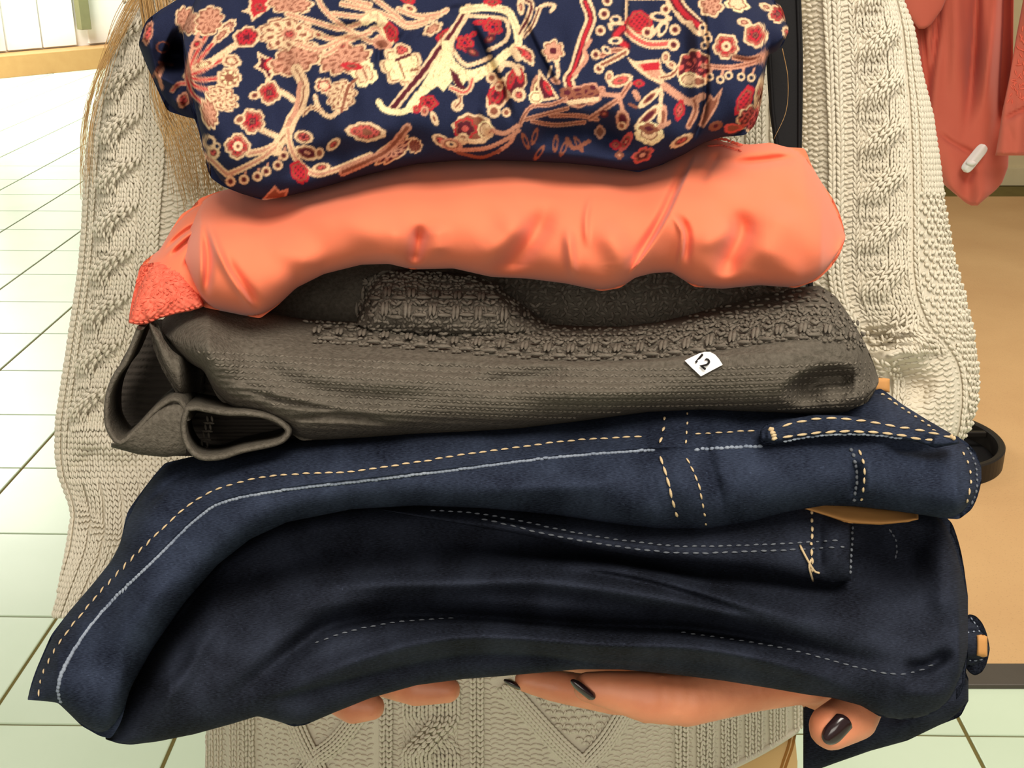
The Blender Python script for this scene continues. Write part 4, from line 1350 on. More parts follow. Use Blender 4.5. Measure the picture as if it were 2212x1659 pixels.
shirt = thing('folded_shirt', 'navy folded shirt with a red and cream floral print, top of the pile', 'shirt', tuple(P(1000, 380, 0.53)))
floral = Band([(394, 60), (400, 30), (420, -20), (470, -70), (700, -120), (1000, -130), (1400, -120), (1600, -70), (1660, -10), (1690, 15), (1703, 62)],
              [(394, 75), (400, 175), (412, 238), (428, 275), (440, 330), (452, 382), (480, 402), (520, 418), (570, 433), (620, 424), (700, 404), (790, 378), (900, 354), (1000, 346), (1100, 347), (1220, 352), (1300, 360), (1380, 372), (1430, 356), (1480, 332), (1520, 308), (1560, 296), (1610, 292), (1632, 270), (1646, 220), (1652, 160), (1656, 120), (1676, 112), (1694, 95), (1703, 66)],
              (0.56, 0.515), 0.045, 0.075, p=2.6, ends=(26, 16), smooth=4,
              extra=lambda X, Y: ripple(X, Y, 260, 0.0035, 1, 1.0, .5) + ripple(X, Y, 90, 0.0010, 2),
              crs=[('s', [(1100, -30), (1130, 60), (1170, 140), (1212, 222)], 7, 0.0, 40), ('g', [(1118, 0), (1150, 90), (1216, 216)], 7, -0.006), ('g', [(1085, 0), (1120, 100), (1180, 215)], 22, 0.005),
                   ('g', [(1008, 30), (1040, 100), (1080, 190), (1112, 275)], 9, -0.007), ('g', [(1352, -30), (1350, 60), (1354, 130)], 7, -0.004),
                   ('g', [(1508, -20), (1522, 60), (1524, 160), (1519, 250), (1480, 340)], 6, -0.008), ('g', [(1500, 0), (1508, 100), (1500, 240)], 18, 0.006),
                   ('g', [(1130, 285), (1200, 290), (1300, 300), (1400, 330)], 40, -0.018), ('g', [(1060, 20), (960, 25), (880, 70), (825, 140)], 12, -0.005), ('g', [(1000, 0), (920, 50), (840, 90)], 16, 0.006),
                   ('g', [(820, 90), (816, 150)], 6, -0.003), ('g', [(640, 60), (760, 40), (900, 55)], 14, 0.004), ('g', [(640, 90), (720, 85), (840, 100)], 10, -0.003),
                   ('g', [(560, 380), (760, 330), (980, 305)], 30, -0.006), ('g', [(1560, 120), (1620, 135), (1660, 118)], 10, -0.004), ('g', [(1040, 220), (1060, 300)], 12, 0.003)])
floral.build('folded_panel', M['floral'], shirt, step=2.8, color=print_col)
tuft = Band([(300, 92), (308, 60), (318, 42), (345, 22), (375, 4), (400, -14), (440, -30)], [(300, 98), (312, 130), (330, 170), (345, 205), (362, 240), (400, 252), (440, 262)],
            lambda u, t: 0.545 + 0.02 * t, 0.012, 0.05, p=2.4, ends=(24, 0), smooth=4,
            crs=[('g', [(322, 60), (330, 130), (350, 200)], 12, 0.008), ('g', [(350, 110), (380, 120), (410, 118)], 34, -0.045), ('g', [(340, 160), (390, 190)], 10, 0.006), ('g', [(370, 225), (400, 215)], 14, 0.008)])
tuft.build('folded_sleeve', M['floral'], shirt, step=2.6, color=print_col)

# ------------------------------------------------------------------ SALMON TOP
salmon = thing('folded_blouse', 'salmon pink folded blouse with lace trim between floral shirt and grey sweater', 'blouse', tuple(P(1050, 620, 0.53)))
sal = Band([(392, 520), (398, 486), (412, 450), (432, 428), (470, 414), (520, 402), (570, 415), (640, 405), (760, 372), (900, 336), (1080, 330), (1280, 336), (1380, 352), (1440, 334), (1495, 306), (1530, 296), (1570, 308), (1620, 312), (1665, 308), (1700, 318), (1740, 320), (1750, 352), (1775, 395), (1800, 430), (1818, 470), (1826, 508)],
           [(392, 540), (400, 590), (420, 640), (440, 664), (480, 672), (520, 680), (562, 688), (600, 660), (640, 622), (700, 592), (780, 572), (840, 570), (890, 582), (980, 580), (1060, 598), (1140, 602), (1220, 612), (1300, 629), (1340, 622), (1372, 600), (1410, 590), (1450, 588), (1500, 620), (1560, 624), (1640, 616), (1720, 622), (1765, 606), (1795, 578), (1815, 550), (1826, 515)],
           (0.565, 0.528), 0.050, 0.07, p=2.0, ends=(20, 130), smooth=4, ref=200,
           extra=lambda X, Y: ripple(X, Y, 300, 0.0030, 4, 1.0, .6) + ripple(X, Y, 110, 0.0007, 5),
           crs=[('g', [(446, 462), (462, 520), (490, 580), (560, 690)], 9, 0.007), ('g', [(440, 480), (450, 560), (442, 660)], 10, -0.008), ('g', [(480, 540), (505, 590), (575, 680)], 12, -0.005),
                ('g', [(908, 480), (902, 530), (888, 590)], 15, -0.011), ('g', [(860, 470), (850, 540), (830, 590)], 26, 0.004), ('g', [(940, 480), (950, 560)], 22, 0.004),
                ('g', [(1196, 425), (1165, 490), (1120, 550), (1050, 610)], 26, -0.011), ('g', [(1226, 480), (1232, 550), (1240, 625)], 12, 0.006), ('g', [(1140, 450), (1080, 530), (1000, 580)], 34, 0.006),
                ('g', [(1278, 420), (1266, 470), (1268, 540)], 7, 0.003), ('g', [(1300, 470), (1340, 560), (1330, 620)], 30, 0.006),
                ('s', [(1352, 600), (1400, 535), (1440, 470), (1470, 405), (1505, 325)], 7, 0.0075, 50), ('g', [(1346, 590), (1395, 525), (1432, 462), (1460, 400), (1494, 325)], 9, -0.006),
                ('g', [(1446, 458), (1468, 490), (1474, 520), (1462, 585)], 5, 0.0045), ('g', [(1458, 456), (1484, 500), (1482, 580)], 8, -0.005),
                ('g', [(1610, 440), (1600, 500), (1575, 560), (1550, 620)], 26, -0.011), ('g', [(1490, 530), (1560, 510), (1600, 470)], 24, 0.005), ('g', [(1690, 430), (1670, 520), (1640, 590)], 40, 0.006),
                ('g', [(1560, 352), (1630, 350), (1700, 342), (1740, 345)], 10, -0.009), ('g', [(1580, 330), (1660, 322), (1735, 330)], 10, 0.006), ('g', [(1736, 325), (1744, 345), (1746, 375)], 4, -0.004),
                ('g', [(1560, 320), (1540, 350), (1510, 400)], 9, -0.004), ('g', [(640, 440), (760, 480), (880, 520)], 40, 0.004), ('g', [(560, 520), (640, 560), (700, 590)], 26, 0.004)])
sal.build('folded_panel', M['salmon_cloth'], salmon, step=3.6)
sleeve_s = Band([(300, 600), (304, 570), (322, 556), (345, 540), (368, 500), (392, 462), (430, 440), (470, 432)], [(300, 640), (330, 660), (380, 664), (420, 672), (440, 668), (452, 660), (470, 640)][0:1] + [(330, 655), (380, 664), (430, 668), (470, 640)],
                (0.55, 0.525), 0.016, 0.03, ends=(14, 0), smooth=4,
                crs=[('g', [(446, 478), (400, 500), (350, 545)], 5, -0.006), ('g', [(448, 492), (400, 525), (365, 560)], 5, -0.006), ('g', [(446, 484), (400, 512), (352, 556)], 5, 0.003), ('g', [(440, 515), (415, 545), (395, 590)], 7, -0.005), ('g', [(430, 560), (420, 620)], 8, 0.004)])
sleeve_s.build('gathered_cuff', M['salmon_cloth'], salmon, step=3.0)
lace = Band([(278, 690), (284, 650), (294, 610), (302, 572), (340, 566), (380, 568), (410, 588), (436, 625), (440, 650)], [(278, 698), (300, 702), (318, 700), (345, 688), (380, 678), (412, 672), (440, 662)],
            (0.528, 0.516), 0.010, 0.012, ends=(10, 6), smooth=3,
            extra=lambda X, Y: 0.0004 * np.sin(X * 0.42) * np.sin(Y * 0.5 + X * 0.1) + ripple(X, Y, 40, 0.0008, 7))
lace_o = lace.build('lace_trim', M['lace_pink'], salmon, step=2.4, label='coral lace edging')
# small scallops of lace
yl = Yarn()
gx, gy = np.meshgrid(np.arange(290, 432, 9.0), np.arange(580, 690, 8.0))
gx, gy = gx.ravel() + jig(gx.size, 1.6), gy.ravel() + jig(gx.size, 1.4)
a_, b_ = lace.edges(gx)
m = (gy > a_ + 5) & (gy < b_ - 22)
Sl = lambda x, y: lace.at(x, y)
yl.stitches(Sl, gx[m], gy[m], rng.uniform(0, 3.1, m.sum()), 11, 3.6, 0.0001, px=0.0002)
lx = np.arange(284, 436, 11.0)
yl.stitches(Sl, lx, lace.edges(lx)[1] - 5, rng.uniform(-.4, .4, len(lx)), 13, 8, 0.0002, px=0.0002)
yl.build('lace_threads', M['lace_pink'], lace_o)
yl = Yarn()
lx = np.arange(1534, 1602, 8.0)
yl.stitches(lambda x, y: sal.at(x, y), lx, np.interp(lx, [1530, 1560, 1600], [306, 304, 318]), rng.uniform(-1, 1, len(lx)), 16, 8, 0.001, px=0.0002)
yl.stitches(lambda x, y: sal.at(x, y), lx, np.interp(lx, [1530, 1560, 1600], [318, 316, 328]), rng.uniform(-1, 1, len(lx)), 14, 6, 0.0006, px=0.0002)
yl.build('lace_edge', M['lace_pink'], salmon)

# ------------------------------------------------------------------ GREY SWEATER
grey = thing('folded_sweater', 'grey folded sweater with textured yoke and a white size sticker', 'sweater', tuple(P(1100, 920, 0.53)))
rib = lambda X, Y: 0.00045 * np.sin((Y - 24 * np.sin((X - 700) / 420.0)) * 2 * np.pi / 13.0) * sstep((Y - 775) / 20)
topcurve = cr([(640, 705), (760, 712), (900, 722), (1060, 735), (1200, 745), (1340, 745), (1480, 735), (1620, 714), (1760, 700), (1850, 720)], 8)


def gc(x, dy):
    return np.interp(x, topcurve[:, 0], topcurve[:, 1]) + dy


gtop = [(350, 692), (372, 670), (420, 654), (520, 662), (600, 680), (660, 690), (740, 694), (800, 697), (900, 703), (1000, 707), (1100, 706), (1180, 700), (1250, 704), (1340, 706), (1420, 696), (1490, 680), (1560, 660), (1640, 640), (1720, 622), (1770, 616), (1806, 640), (1840, 690), (1868, 740), (1886, 780), (1898, 818)]
gbot = [(350, 716), (366, 742), (392, 772), (420, 790), (440, 800), (470, 860), (500, 885), (560, 900), (620, 930), (650, 952), (700, 950), (800, 945), (900, 938), (1000, 934), (1120, 926), (1250, 910), (1400, 890), (1520, 885), (1640, 890), (1760, 896), (1830, 892), (1862, 880), (1885, 856), (1898, 826)]
gry = Band(gtop, gbot, (0.562, 0.530), 0.048, 0.06, p=2.2, ends=(26, 40), smooth=4, ref=170,
           extra=lambda X, Y: rib(X, Y) + ripple(X, Y, 280, 0.0025, 8, 1, .5) - 0.0020 * sstep((Y - gc(X, -34)) / 10) * sstep((gc(X, 38) - Y) / 8) * sstep((X - 680) / 20),
           crs=[('g', [(470, 730), (560, 790), (680, 840), (860, 860), (1000, 850)], 22, -0.004), ('s', [(480, 820), (600, 850), (760, 880), (900, 880)], 12, 0.004, 60), ('g', [(500, 830), (620, 868), (760, 890)], 9, -0.006), ('g', [(600, 905), (760, 900), (860, 920)], 8, -0.005),
                ('g', [(560, 760), (700, 812), (820, 828), (1000, 800)], 30, 0.005), ('g', [(800, 800), (1000, 795), (1100, 770)], 16, -0.004), ('g', [(1000, 830), (1150, 815), (1240, 790)], 18, -0.006), ('g', [(1100, 850), (1260, 850), (1500, 850)], 22, 0.006),
                ('s', [(690, 770), (900, 776), (1100, 782), (1300, 784), (1500, 772), (1700, 758), (1870, 790)], 7, 0.003, 70),
                ('g', [(1690, 872), (1740, 838), (1790, 818), (1840, 830), (1866, 862)], 34, -0.026), ('g', [(1660, 850), (1730, 806), (1800, 790), (1860, 806)], 15, 0.007), ('g', [(400, 720), (470, 770), (540, 800)], 26, 0.004)])
gry_o = gry.build('folded_body', M['grey_knit'], grey, step=3.2)
gup = Band([(772, 690), (776, 640), (788, 602), (830, 584), (900, 582), (1000, 592), (1050, 602), (1110, 644), (1170, 690), (1200, 708)], [(772, 700), (800, 716), (900, 722), (1000, 726), (1100, 724), (1200, 714)],
           (0.565, 0.540), 0.022, 0.03, smooth=3, ends=(14, 24), ref=110, extra=lambda X, Y: ripple(X, Y, 120, 0.0015, 3))
gup_o = gup.build('rolled_yoke', M['grey_knit'], grey, step=3.2)
gback = Band([(540, 650), (600, 600), (660, 570), (720, 556), (800, 552), (1000, 556), (1200, 575), (1400, 570), (1600, 590), (1740, 605)], [(540, 700), (600, 712), (700, 716), (800, 718), (1000, 720), (1200, 730), (1400, 730), (1600, 690), (1740, 640)],
             (0.615, 0.60), 0.010, 0.03, smooth=4, ends=(30, 30), extra=lambda X, Y: ripple(X, Y, 90, 0.001, 9))
gback.build('folded_back', M['grey_knit'], grey, step=6)
yk = Yarn()
Sg = lambda x, y: gry.at(x, y)
GP = 0.000195
def filler(band, S_, x0, x1, y0, y1, ok, stp=11.0, ln=14, wd=8.5, rise=0.0003):
    gx, gy = np.meshgrid(np.arange(x0, x1, stp), np.arange(y0, y1, stp * 0.8))
    gx, gy = gx.ravel() + jig(gx.size, stp * .2), gy.ravel() + jig(gx.size, stp * .16)
    e0, e1 = band.edges(gx)
    m = (gy > e0 + 4) & (gy < e1 - 4) & ok(gx, gy)
    yk.stitches(S_, gx[m], gy[m], rng.uniform(0, 3.14, m.sum()), ln, wd, rise + jig(m.sum(), .0002), px=GP)


filler(gry, Sg, 690, 1880, 600, 800, lambda x, y: (y > gc(x, -40)) & (y < gc(x, 34)))
filler(gup, lambda x, y: gup.at(x, y), 776, 1200, 580, 730, lambda x, y: x > 0)
filler(gback, lambda x, y: gback.at(x, y), 1080, 1735, 560, 730, lambda x, y: x > 0, 15, 18, 10)
xs = np.arange(700, 1872, 50.0)
for x in xs:
    sc_ = 1.0 if x < 1700 else 0.8
    for dx in (-21, -13):
        yk.stitches(Sg, [x + dx], [gc(x + dx, 14)], [math.pi / 2 + 0.12], 42 * sc_, 11, 0.0020, px=GP)
    yk.stitches(Sg, [x + 8, x + 4, x + 12], [gc(x, 31), gc(x, 4), gc(x, 4)], [0.05, 0.7, -0.7], [32, 18, 18], [11, 9, 9], 0.0019, px=GP)
    yk.stitches(Sg, [x + 8, x + 1, x + 15], [gc(x, 16), gc(x, 22), gc(x, 22)], [0.3, 1.2, -1.2], [13, 13, 13], [10, 7, 7], 0.0004, px=GP)
    yk.stitches(Sg, [x - 20, x - 8], [gc(x, 34), gc(x, 34)], [.2, -.2], [11, 11], [8, 8], 0.001, px=GP)
for r_, dy in enumerate((-8, -20)):
    xx = np.arange(660 + 80 * r_, 1872, 25.0)
    m = gc(xx, dy) > gry.edges(xx)[0] + 3
    yk.stitches(Sg, xx[m], gc(xx[m], dy), (-1) ** np.arange(m.sum()) * 0.9, 18, 8.5, 0.0010, px=GP)
    yk.stitches(Sg, xx[m] + 12, gc(xx[m], dy), math.pi / 2 + jig(m.sum(), .2), 14, 8, 0.0006, px=GP)
Su = lambda x, y: gup.at(x, y)
for row, yb in enumerate((668, 634)):
    for x in np.arange(800 + row * 6, 1190 - row * 90, 50.0):
        for dx in (-21, -13):
            yk.stitches(Su, [x + dx], [yb + (x - 800) * .05], [math.pi / 2 + .1], 34, 10.5, 0.0019, px=GP)
        yk.stitches(Su, [x + 8, x + 2, x + 14], [yb + 15, yb - 8, yb - 8], [.05, .7, -.7], [32, 17, 17], [11, 9, 9], 0.0018, px=GP)
        yk.stitches(Su, [x + 8, x + 0], [yb + 2, yb + 6], [.4, 1.1], [13, 12], [9, 7], 0.0005, px=GP)
gx, gy = np.meshgrid(np.arange(792, 1110, 13.0), np.arange(592, 622, 9.0))
gx, gy = gx.ravel() + jig(gx.size, 2), gy.ravel() + jig(gx.size, 2)
m = gy > gup.edges(gx)[0] + 4
yk.stitches(Su, gx[m], gy[m], rng.uniform(0, 3.1, m.sum()), 15, 8, 0.0006, px=GP)
gx, gy = np.meshgrid(np.arange(1490, 1890, 17.0), np.arange(620, 720, 11.0))
gx, gy = gx.ravel() + jig(gx.size, 2), gy.ravel() + jig(gx.size, 2)
m = (gy > gry.edges(gx)[0] + 4) & (gy < gc(gx, -24))
yk.stitches(Sg, gx[m], gy[m], (np.arange(m.sum()) % 2) * 1.3 + jig(m.sum(), .3), 18, 8.5, 0.0008, px=GP)
# fine rows of tiny loops on the plain part
for k in range(9):
    xx = np.arange(430 + 20 * k, 1885, 10.5)
    yy = 24 * np.sin((xx - 700) / 420.0) + 775 + 13 * k - 0.0
    e0, e1 = gry.edges(xx)
    m = (yy > np.maximum(e0 + 6, gc(xx, 40))) & (yy < e1 - 8)
    yk.stitches(Sg, xx[m], yy[m], 0.5 * (-1) ** np.arange(m.sum()), 11, 5.5, 0.0001, px=GP)
yk.build('textured_yoke', M['grey_yarn'], gry_o)


def wall_ribbon(name, pts, d_front, d_back, thick, mat, parent, closed=False, n=10, shift=(0, 0)):
    """strip of thick knit standing on edge: its rim follows pts, its wall runs back"""
    if closed:
        g = cr(list(pts) + [pts[0]], n)[:-1]
    else:
        g = cr(pts, n)
    tg = (np.roll(g, -1, 0) - np.roll(g, 1, 0)) if closed else np.gradient(g, axis=0)
    tg /= (np.linalg.norm(tg, axis=1, keepdims=True) + 1e-9)
    nr = np.column_stack([-tg[:, 1], tg[:, 0]])
    prof = [(-1, 1.0), (-1, 0.12), (-0.75, 0.03), (-0.3, 0.0), (0.3, 0.0), (0.75, 0.03), (1, 0.12), (1, 1.0)]
    R = []
    for sgn, f in prof:
        q = g + nr * (sgn * thick / 2) + np.array(shift) * f
        R.append(P(q[:, 0], q[:, 1], d_front + (d_back - d_front) * f))
    V = np.stack(R, 1)
    N, k = V.shape[:2]
    m = N if closed else N - 1
    i = np.arange(m)[:, None]; j = np.arange(k)[None, :]
    q = np.stack([i * k + j, i * k + (j + 1) % k, ((i + 1) % N) * k + (j + 1) % k, ((i + 1) % N) * k + j], -1).reshape(-1, 4)
    blocks = [q]
    if not closed:
        blocks.append(np.array([list(range(k)), [(N - 1) * k + t for t in range(k)][::-1]]))
    return link(name, np_mesh(name, V.reshape(-1, 3), blocks), mat, parent)


# rolled cuffs and neckband at the left end
wall_ribbon('cuff', [(404, 884), (424, 882), (446, 886), (490, 893), (535, 894), (578, 901), (606, 914), (622, 932), (612, 950), (586, 961), (524, 974), (478, 988), (440, 990), (416, 978), (400, 950), (396, 915)],
            0.498, 0.556, 16, M['grey_knit'], grey, closed=True, shift=(10, -24))
wall_ribbon('neckband', [(300, 712), (272, 780), (250, 812), (234, 850), (229, 890), (233, 925), (252, 955), (270, 952), (300, 924), (330, 892), (358, 870), (380, 864), (396, 878), (404, 910)],
            0.502, 0.560, 15, M['grey_knit'], grey, shift=(26, -30))
pan = Band([(240, 958), (262, 950), (300, 918), (340, 880), (378, 864), (402, 872)], [(240, 966), (300, 982), (360, 988), (402, 980)], (0.506, 0.512), 0.006, 0.03, ends=(8, 0), smooth=3, p=3)
pan.build('band_face', M['grey_knit'], grey, step=3)
nb2 = Band([(322, 694), (340, 690), (352, 730), (372, 757), (418, 788), (440, 796)], [(322, 704), (330, 750), (350, 800), (384, 856), (420, 868), (440, 876)], lambda u, t: 0.518 + 0.045 * sstep((u - 385) / 50), 0.010, 0.02, ends=(6, 45), smooth=3)
nb2.build('neckband_edge', M['grey_knit'], grey, step=3)
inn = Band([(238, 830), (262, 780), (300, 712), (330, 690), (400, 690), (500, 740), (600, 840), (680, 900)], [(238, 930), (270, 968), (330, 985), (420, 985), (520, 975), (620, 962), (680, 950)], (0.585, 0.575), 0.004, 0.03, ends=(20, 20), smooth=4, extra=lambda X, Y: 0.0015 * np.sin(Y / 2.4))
inn.build('inside_fold', M['grey_shaded'], grey, step=4)
yk = Yarn()
sx = np.arange(392, 480, 11.0)
for q, (x0, y0, x1, y1) in enumerate(((448, 905, 430, 985), (458, 905, 442, 985))):
    f = np.linspace(0, 1, 10)
    yk.stitches(lambda x, y: P(x, y, np.full(np.shape(x), 0.535)), x0 + (x1 - x0) * f, y0 + (y1 - y0) * f, 0.6 * (-1) ** np.arange(10) + .8, 14, 6, 0.0, px=0.0002)
yk.build('inside_seam', M['grey_yarn'], grey)

# size sticker with its number
stp = np.array([(1479, 779), (1486, 775), (1511, 763), (1522, 760), (1534, 760), (1545, 766), (1553, 775), (1561, 788), (1540, 799), (1514, 813), (1496, 796)], float)
cen = stp.mean(0)
ring = np.vstack([stp])
off_d = 0.0022
top_v = gry.at(ring[:, 0], ring[:, 1], off_d); bot_v = gry.at(ring[:, 0], ring[:, 1], off_d - 0.0008)
# keep the sticker a nearly flat leaf of paper
dmean = None
V = np.vstack([top_v, bot_v]); n = len(ring)
T = np.array([(n * 2, i, (i + 1) % n) for i in range(n)])
V = np.vstack([V, gry.at(cen[0], cen[1], off_d + 0.0004)[None]])
Qs = np.array([(i, i + n, (i + 1) % n + n, (i + 1) % n) for i in range(n)])
st_me = np_mesh('size_sticker', V, [T, Qs]); st_me.shade_flat()
sticker = link('size_sticker', st_me, M['sticker'], grey, None, 'small white sticker printed with the number 12')
fc = bpy.data.curves.new('number', 'FONT'); fc.body = '12'; fc.size = 1.0; fc.align_x = 'CENTER'; fc.align_y = 'CENTER'; fc.space_character = 1.12; fc.offset = 0.02
fo = bpy.data.objects.new('tmpf', fc); C.objects.link(fo)
dg = bpy.context.evaluated_depsgraph_get(); dg.update()
nm = bpy.data.meshes.new_from_object(fo.evaluated_get(dg))
bpy.data.objects.remove(fo)
co = np.array([v.co[:] for v in nm.vertices])
ca, sa = math.cos(math.radians(40)), math.sin(math.radians(40))
SZ = 33.0
tx = 1516.5 + SZ * (co[:, 0] * ca + co[:, 1] * sa)
ty = 781.0 + SZ * (co[:, 0] * sa - co[:, 1] * ca)
nv_ = gry.at(tx, ty, off_d + 0.0012)
for v, c_ in zip(nm.vertices, nv_):
    v.co = Vector(c_)
link('number', nm, M['ink'], sticker)

# ------------------------------------------------------------------ JEANS
jeans = thing('folded_jeans', 'dark blue folded jeans with gold seams, upper pair right under the grey sweater', 'jeans', tuple(P(1100, 1150, 0.53)), 'folded jeans')
j1t = [(60, 1508), (66, 1480), (78, 1446), (110, 1372), (150, 1320), (200, 1262), (240, 1212), (262, 1170), (272, 1110), (296, 1075), (330, 1030), (356, 1000), (420, 985), (520, 968), (640, 950), (760, 934), (900, 918), (1100, 908), (1250, 894), (1430, 868), (1500, 862), (1620, 866), (1780, 876), (1850, 866), (1885, 846), (1902, 838), (1950, 874), (2000, 905), (2060, 940), (2084, 952), (2108, 975), (2120, 1010)]
j1b = [(60, 1512), (90, 1514), (125, 1518), (150, 1542), (176, 1568), (215, 1590), (240, 1596), (262, 1560), (280, 1490), (330, 1400), (400, 1300), (470, 1220), (540, 1165), (620, 1128), (760, 1100), (900, 1092), (1050, 1098), (1200, 1112), (1350, 1134), (1430, 1142), (1530, 1142), (1620, 1128), (1700, 1106), (1780, 1092), (1850, 1094), (1920, 1102), (1990, 1112), (2040, 1120), (2072, 1122), (2100, 1100), (2114, 1070), (2120, 1040)]
J1 = Band(j1t, j1b, (0.557, 0.520), 0.046, 0.07, p=2.2, ends=(20, 36), smooth=4, ref=170,
          extra=lambda X, Y: ripple(X, Y, 240, 0.0020, 12, 1, .6),
          crs=[('s', [(125, 1520), (126, 1478), (150, 1420), (212, 1328), (330, 1208), (430, 1112), (500, 1076), (640, 1052), (780, 1036), (1000, 1010), (1200, 985), (1420, 969), (1640, 964)][::-1], 7, 0.0032, 45),
               ('g', [(300, 1110), (360, 1050), (430, 1010)], 9, -0.004), ('g', [(276, 1180), (330, 1110), (400, 1050)], 24, 0.004),
               ('g', [(1000, 1060), (1200, 1050), (1380, 1040)], 26, 0.005), ('g', [(1840, 985), (1850, 1030), (1836, 1085)], 9, -0.006), ('g', [(1868, 975), (1880, 1040), (1862, 1095)], 14, 0.004),
               ('g', [(1400, 880), (1395, 960), (1412, 1060), (1440, 1140)], 12, -0.002), ('g', [(1450, 880), (1446, 960), (1475, 1050), (1500, 1140)], 26, 0.004), ('g', [(1530, 880), (1524, 960), (1552, 1060), (1570, 1140)], 12, -0.003),
               ('g', [(1900, 965), (1990, 975), (2050, 968)], 16, -0.006), ('g', [(2080, 990), (2098, 1030), (2090, 1090)], 10, 0.003), ('g', [(1780, 900), (1850, 905), (1920, 880)], 18, -0.006),
               ('g', [(200, 1450), (300, 1320), (400, 1220)], 30, 0.004)])
J1.build('folded_leg', M['denim'], jeans, step=3.9)
# inner fold with the opened waistband end
j2t = [(820, 1085), (950, 1080), (1100, 1090), (1250, 1105), (1400, 1118), (1500, 1112), (1620, 1085), (1700, 1070), (1745, 1074), (1790, 1088), (1838, 1102)]
j2b = [(820, 1100), (950, 1125), (1100, 1150), (1250, 1180), (1400, 1205), (1500, 1215), (1620, 1228), (1700, 1240), (1745, 1250), (1800, 1258), (1838, 1254)]
J2 = Band(j2t, j2b, (0.545, 0.520), 0.018, 0.05, p=2.2, ends=(60, 5), smooth=4, ref=90,
          crs=[('g', [(1770, 1100), (1768, 1170), (1772, 1250)], 12, -0.004), ('g', [(1800, 1110), (1810, 1180), (1800, 1250)], 20, 0.004), ('s', [(1000, 1108), (1250, 1156), (1500, 1182), (1830, 1176)], 6, 0.002, 30)])
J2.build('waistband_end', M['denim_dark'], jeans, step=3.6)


def dashes(Y, band, pts, dash=20.0, gap=8.0, wd=6.0, rise=0.0005, jit=0.4, px=0.00019):
    g = cr(pts, 10)
    L_ = np.concatenate([[0], np.cumsum(np.hypot(*np.diff(g, axis=0).T))])
    s = np.arange(dash / 2, L_[-1] - dash / 2 + 0.01, dash + gap)
    x, y = np.interp(s, L_, g[:, 0]), np.interp(s, L_, g[:, 1])
    dx, dy = np.interp(s + 2, L_, g[:, 0]) - np.interp(s - 2, L_, g[:, 0]), np.interp(s + 2, L_, g[:, 1]) - np.interp(s - 2, L_, g[:, 1])
    Y.stitches(lambda a, b: band.at(a, b), x + jig(len(x), jit), y + jig(len(x), jit), np.arctan2(dy, dx) + jig(len(x), .05), dash, wd, rise, px=px)


def seam_cord(band, pts, r, off=0.0004):
    g = cr(pts, 10)
    return tube_mesh(band.at(g[:, 0], g[:, 1], off), r, 8)


ty = Yarn()
side = [(85, 1505), (92, 1462), (112, 1420), (150, 1362), (240, 1256), (330, 1165), (430, 1078), (540, 1038), (640, 1026), (760, 1020), (900, 1000), (1000, 984), (1150, 964), (1250, 952), (1400, 944)]
dashes(ty, J1, side, 17, 7, 5.0)
dashes(ty, J1, [(1500, 939), (1560, 936), (1640, 932)], 15, 8, 4.5)
for pts in ([(1438, 872), (1434, 920), (1424, 976)], [(1426, 986), (1444, 1040), (1456, 1090), (1469, 1140)]):
    dashes(ty, J1, pts, 22, 1.5, 6.5, .0007)
dashes(ty, J1, [(1486, 868), (1484, 920), (1480, 976)], 15, 5, 5)
dashes(ty, J1, [(1482, 990), (1506, 1040), (1518, 1090), (1526, 1140)], 15, 5, 5)
dashes(ty, J1, [(1856, 972), (1868, 1010), (1868, 1050), (1858, 1090)], 15, 5, 6.5)
dashes(ty, J1, [(2076, 974), (2092, 1010), (2094, 1050), (2084, 1096)], 15, 6, 6)
dashes(ty, J1, [(1902, 850), (1950, 885), (2000, 917), (2030, 944)], 13, 4, 6)
dashes(ty, J2, [(1752, 1102), (1752, 1150), (1751, 1200), (1755, 1250)], 15, 2, 8, .0008)
ty.build('gold_stitching', M['thread_gold'], jeans)
ty = Yarn()
dashes(ty, J2, [(930, 1105), (1000, 1108), (1100, 1122), (1250, 1154), (1400, 1176), (1500, 1182), (1640, 1178), (1740, 1172), (1828, 1168)], 12, 7, 5)
dashes(ty, J2, [(1040, 1122), (1150, 1146), (1250, 1166), (1400, 1188), (1500, 1194), (1640, 1190), (1740, 1186), (1828, 1182)], 14, 7, 5)
dashes(ty, J2, [(1837, 1112), (1840, 1160), (1836, 1200), (1834, 1250)], 9, 3, 8)
dashes(ty, J1, [(1838, 968), (1852, 1010), (1852, 1050), (1842, 1088)], 10, 2, 9)
dashes(ty, J1, [(2086, 966), (2104, 1000), (2108, 1050), (2098, 1090)], 10, 2, 7)
ty.build('pale_stitching', M['thread_dim'], jeans)
# piped felled seam along the leg
ty = Yarn()
cordp = [(133, 1522), (126, 1484), (148, 1424), (210, 1334), (330, 1213), (430, 1116), (500, 1079), (640, 1054), (780, 1038), (1000, 1012), (1200, 987), (1420, 970)]
dashes(ty, J1, cordp, 14, -6.0, 10, 0.0002, 0.55)
dashes(ty, J1, [(1500, 972), (1570, 968), (1650, 965)], 12, -1.5, 9.5, 0.0003, 0.8)
ty.build('felled_seam', M['thread_pale'], jeans, 'worn pale seam ridge')
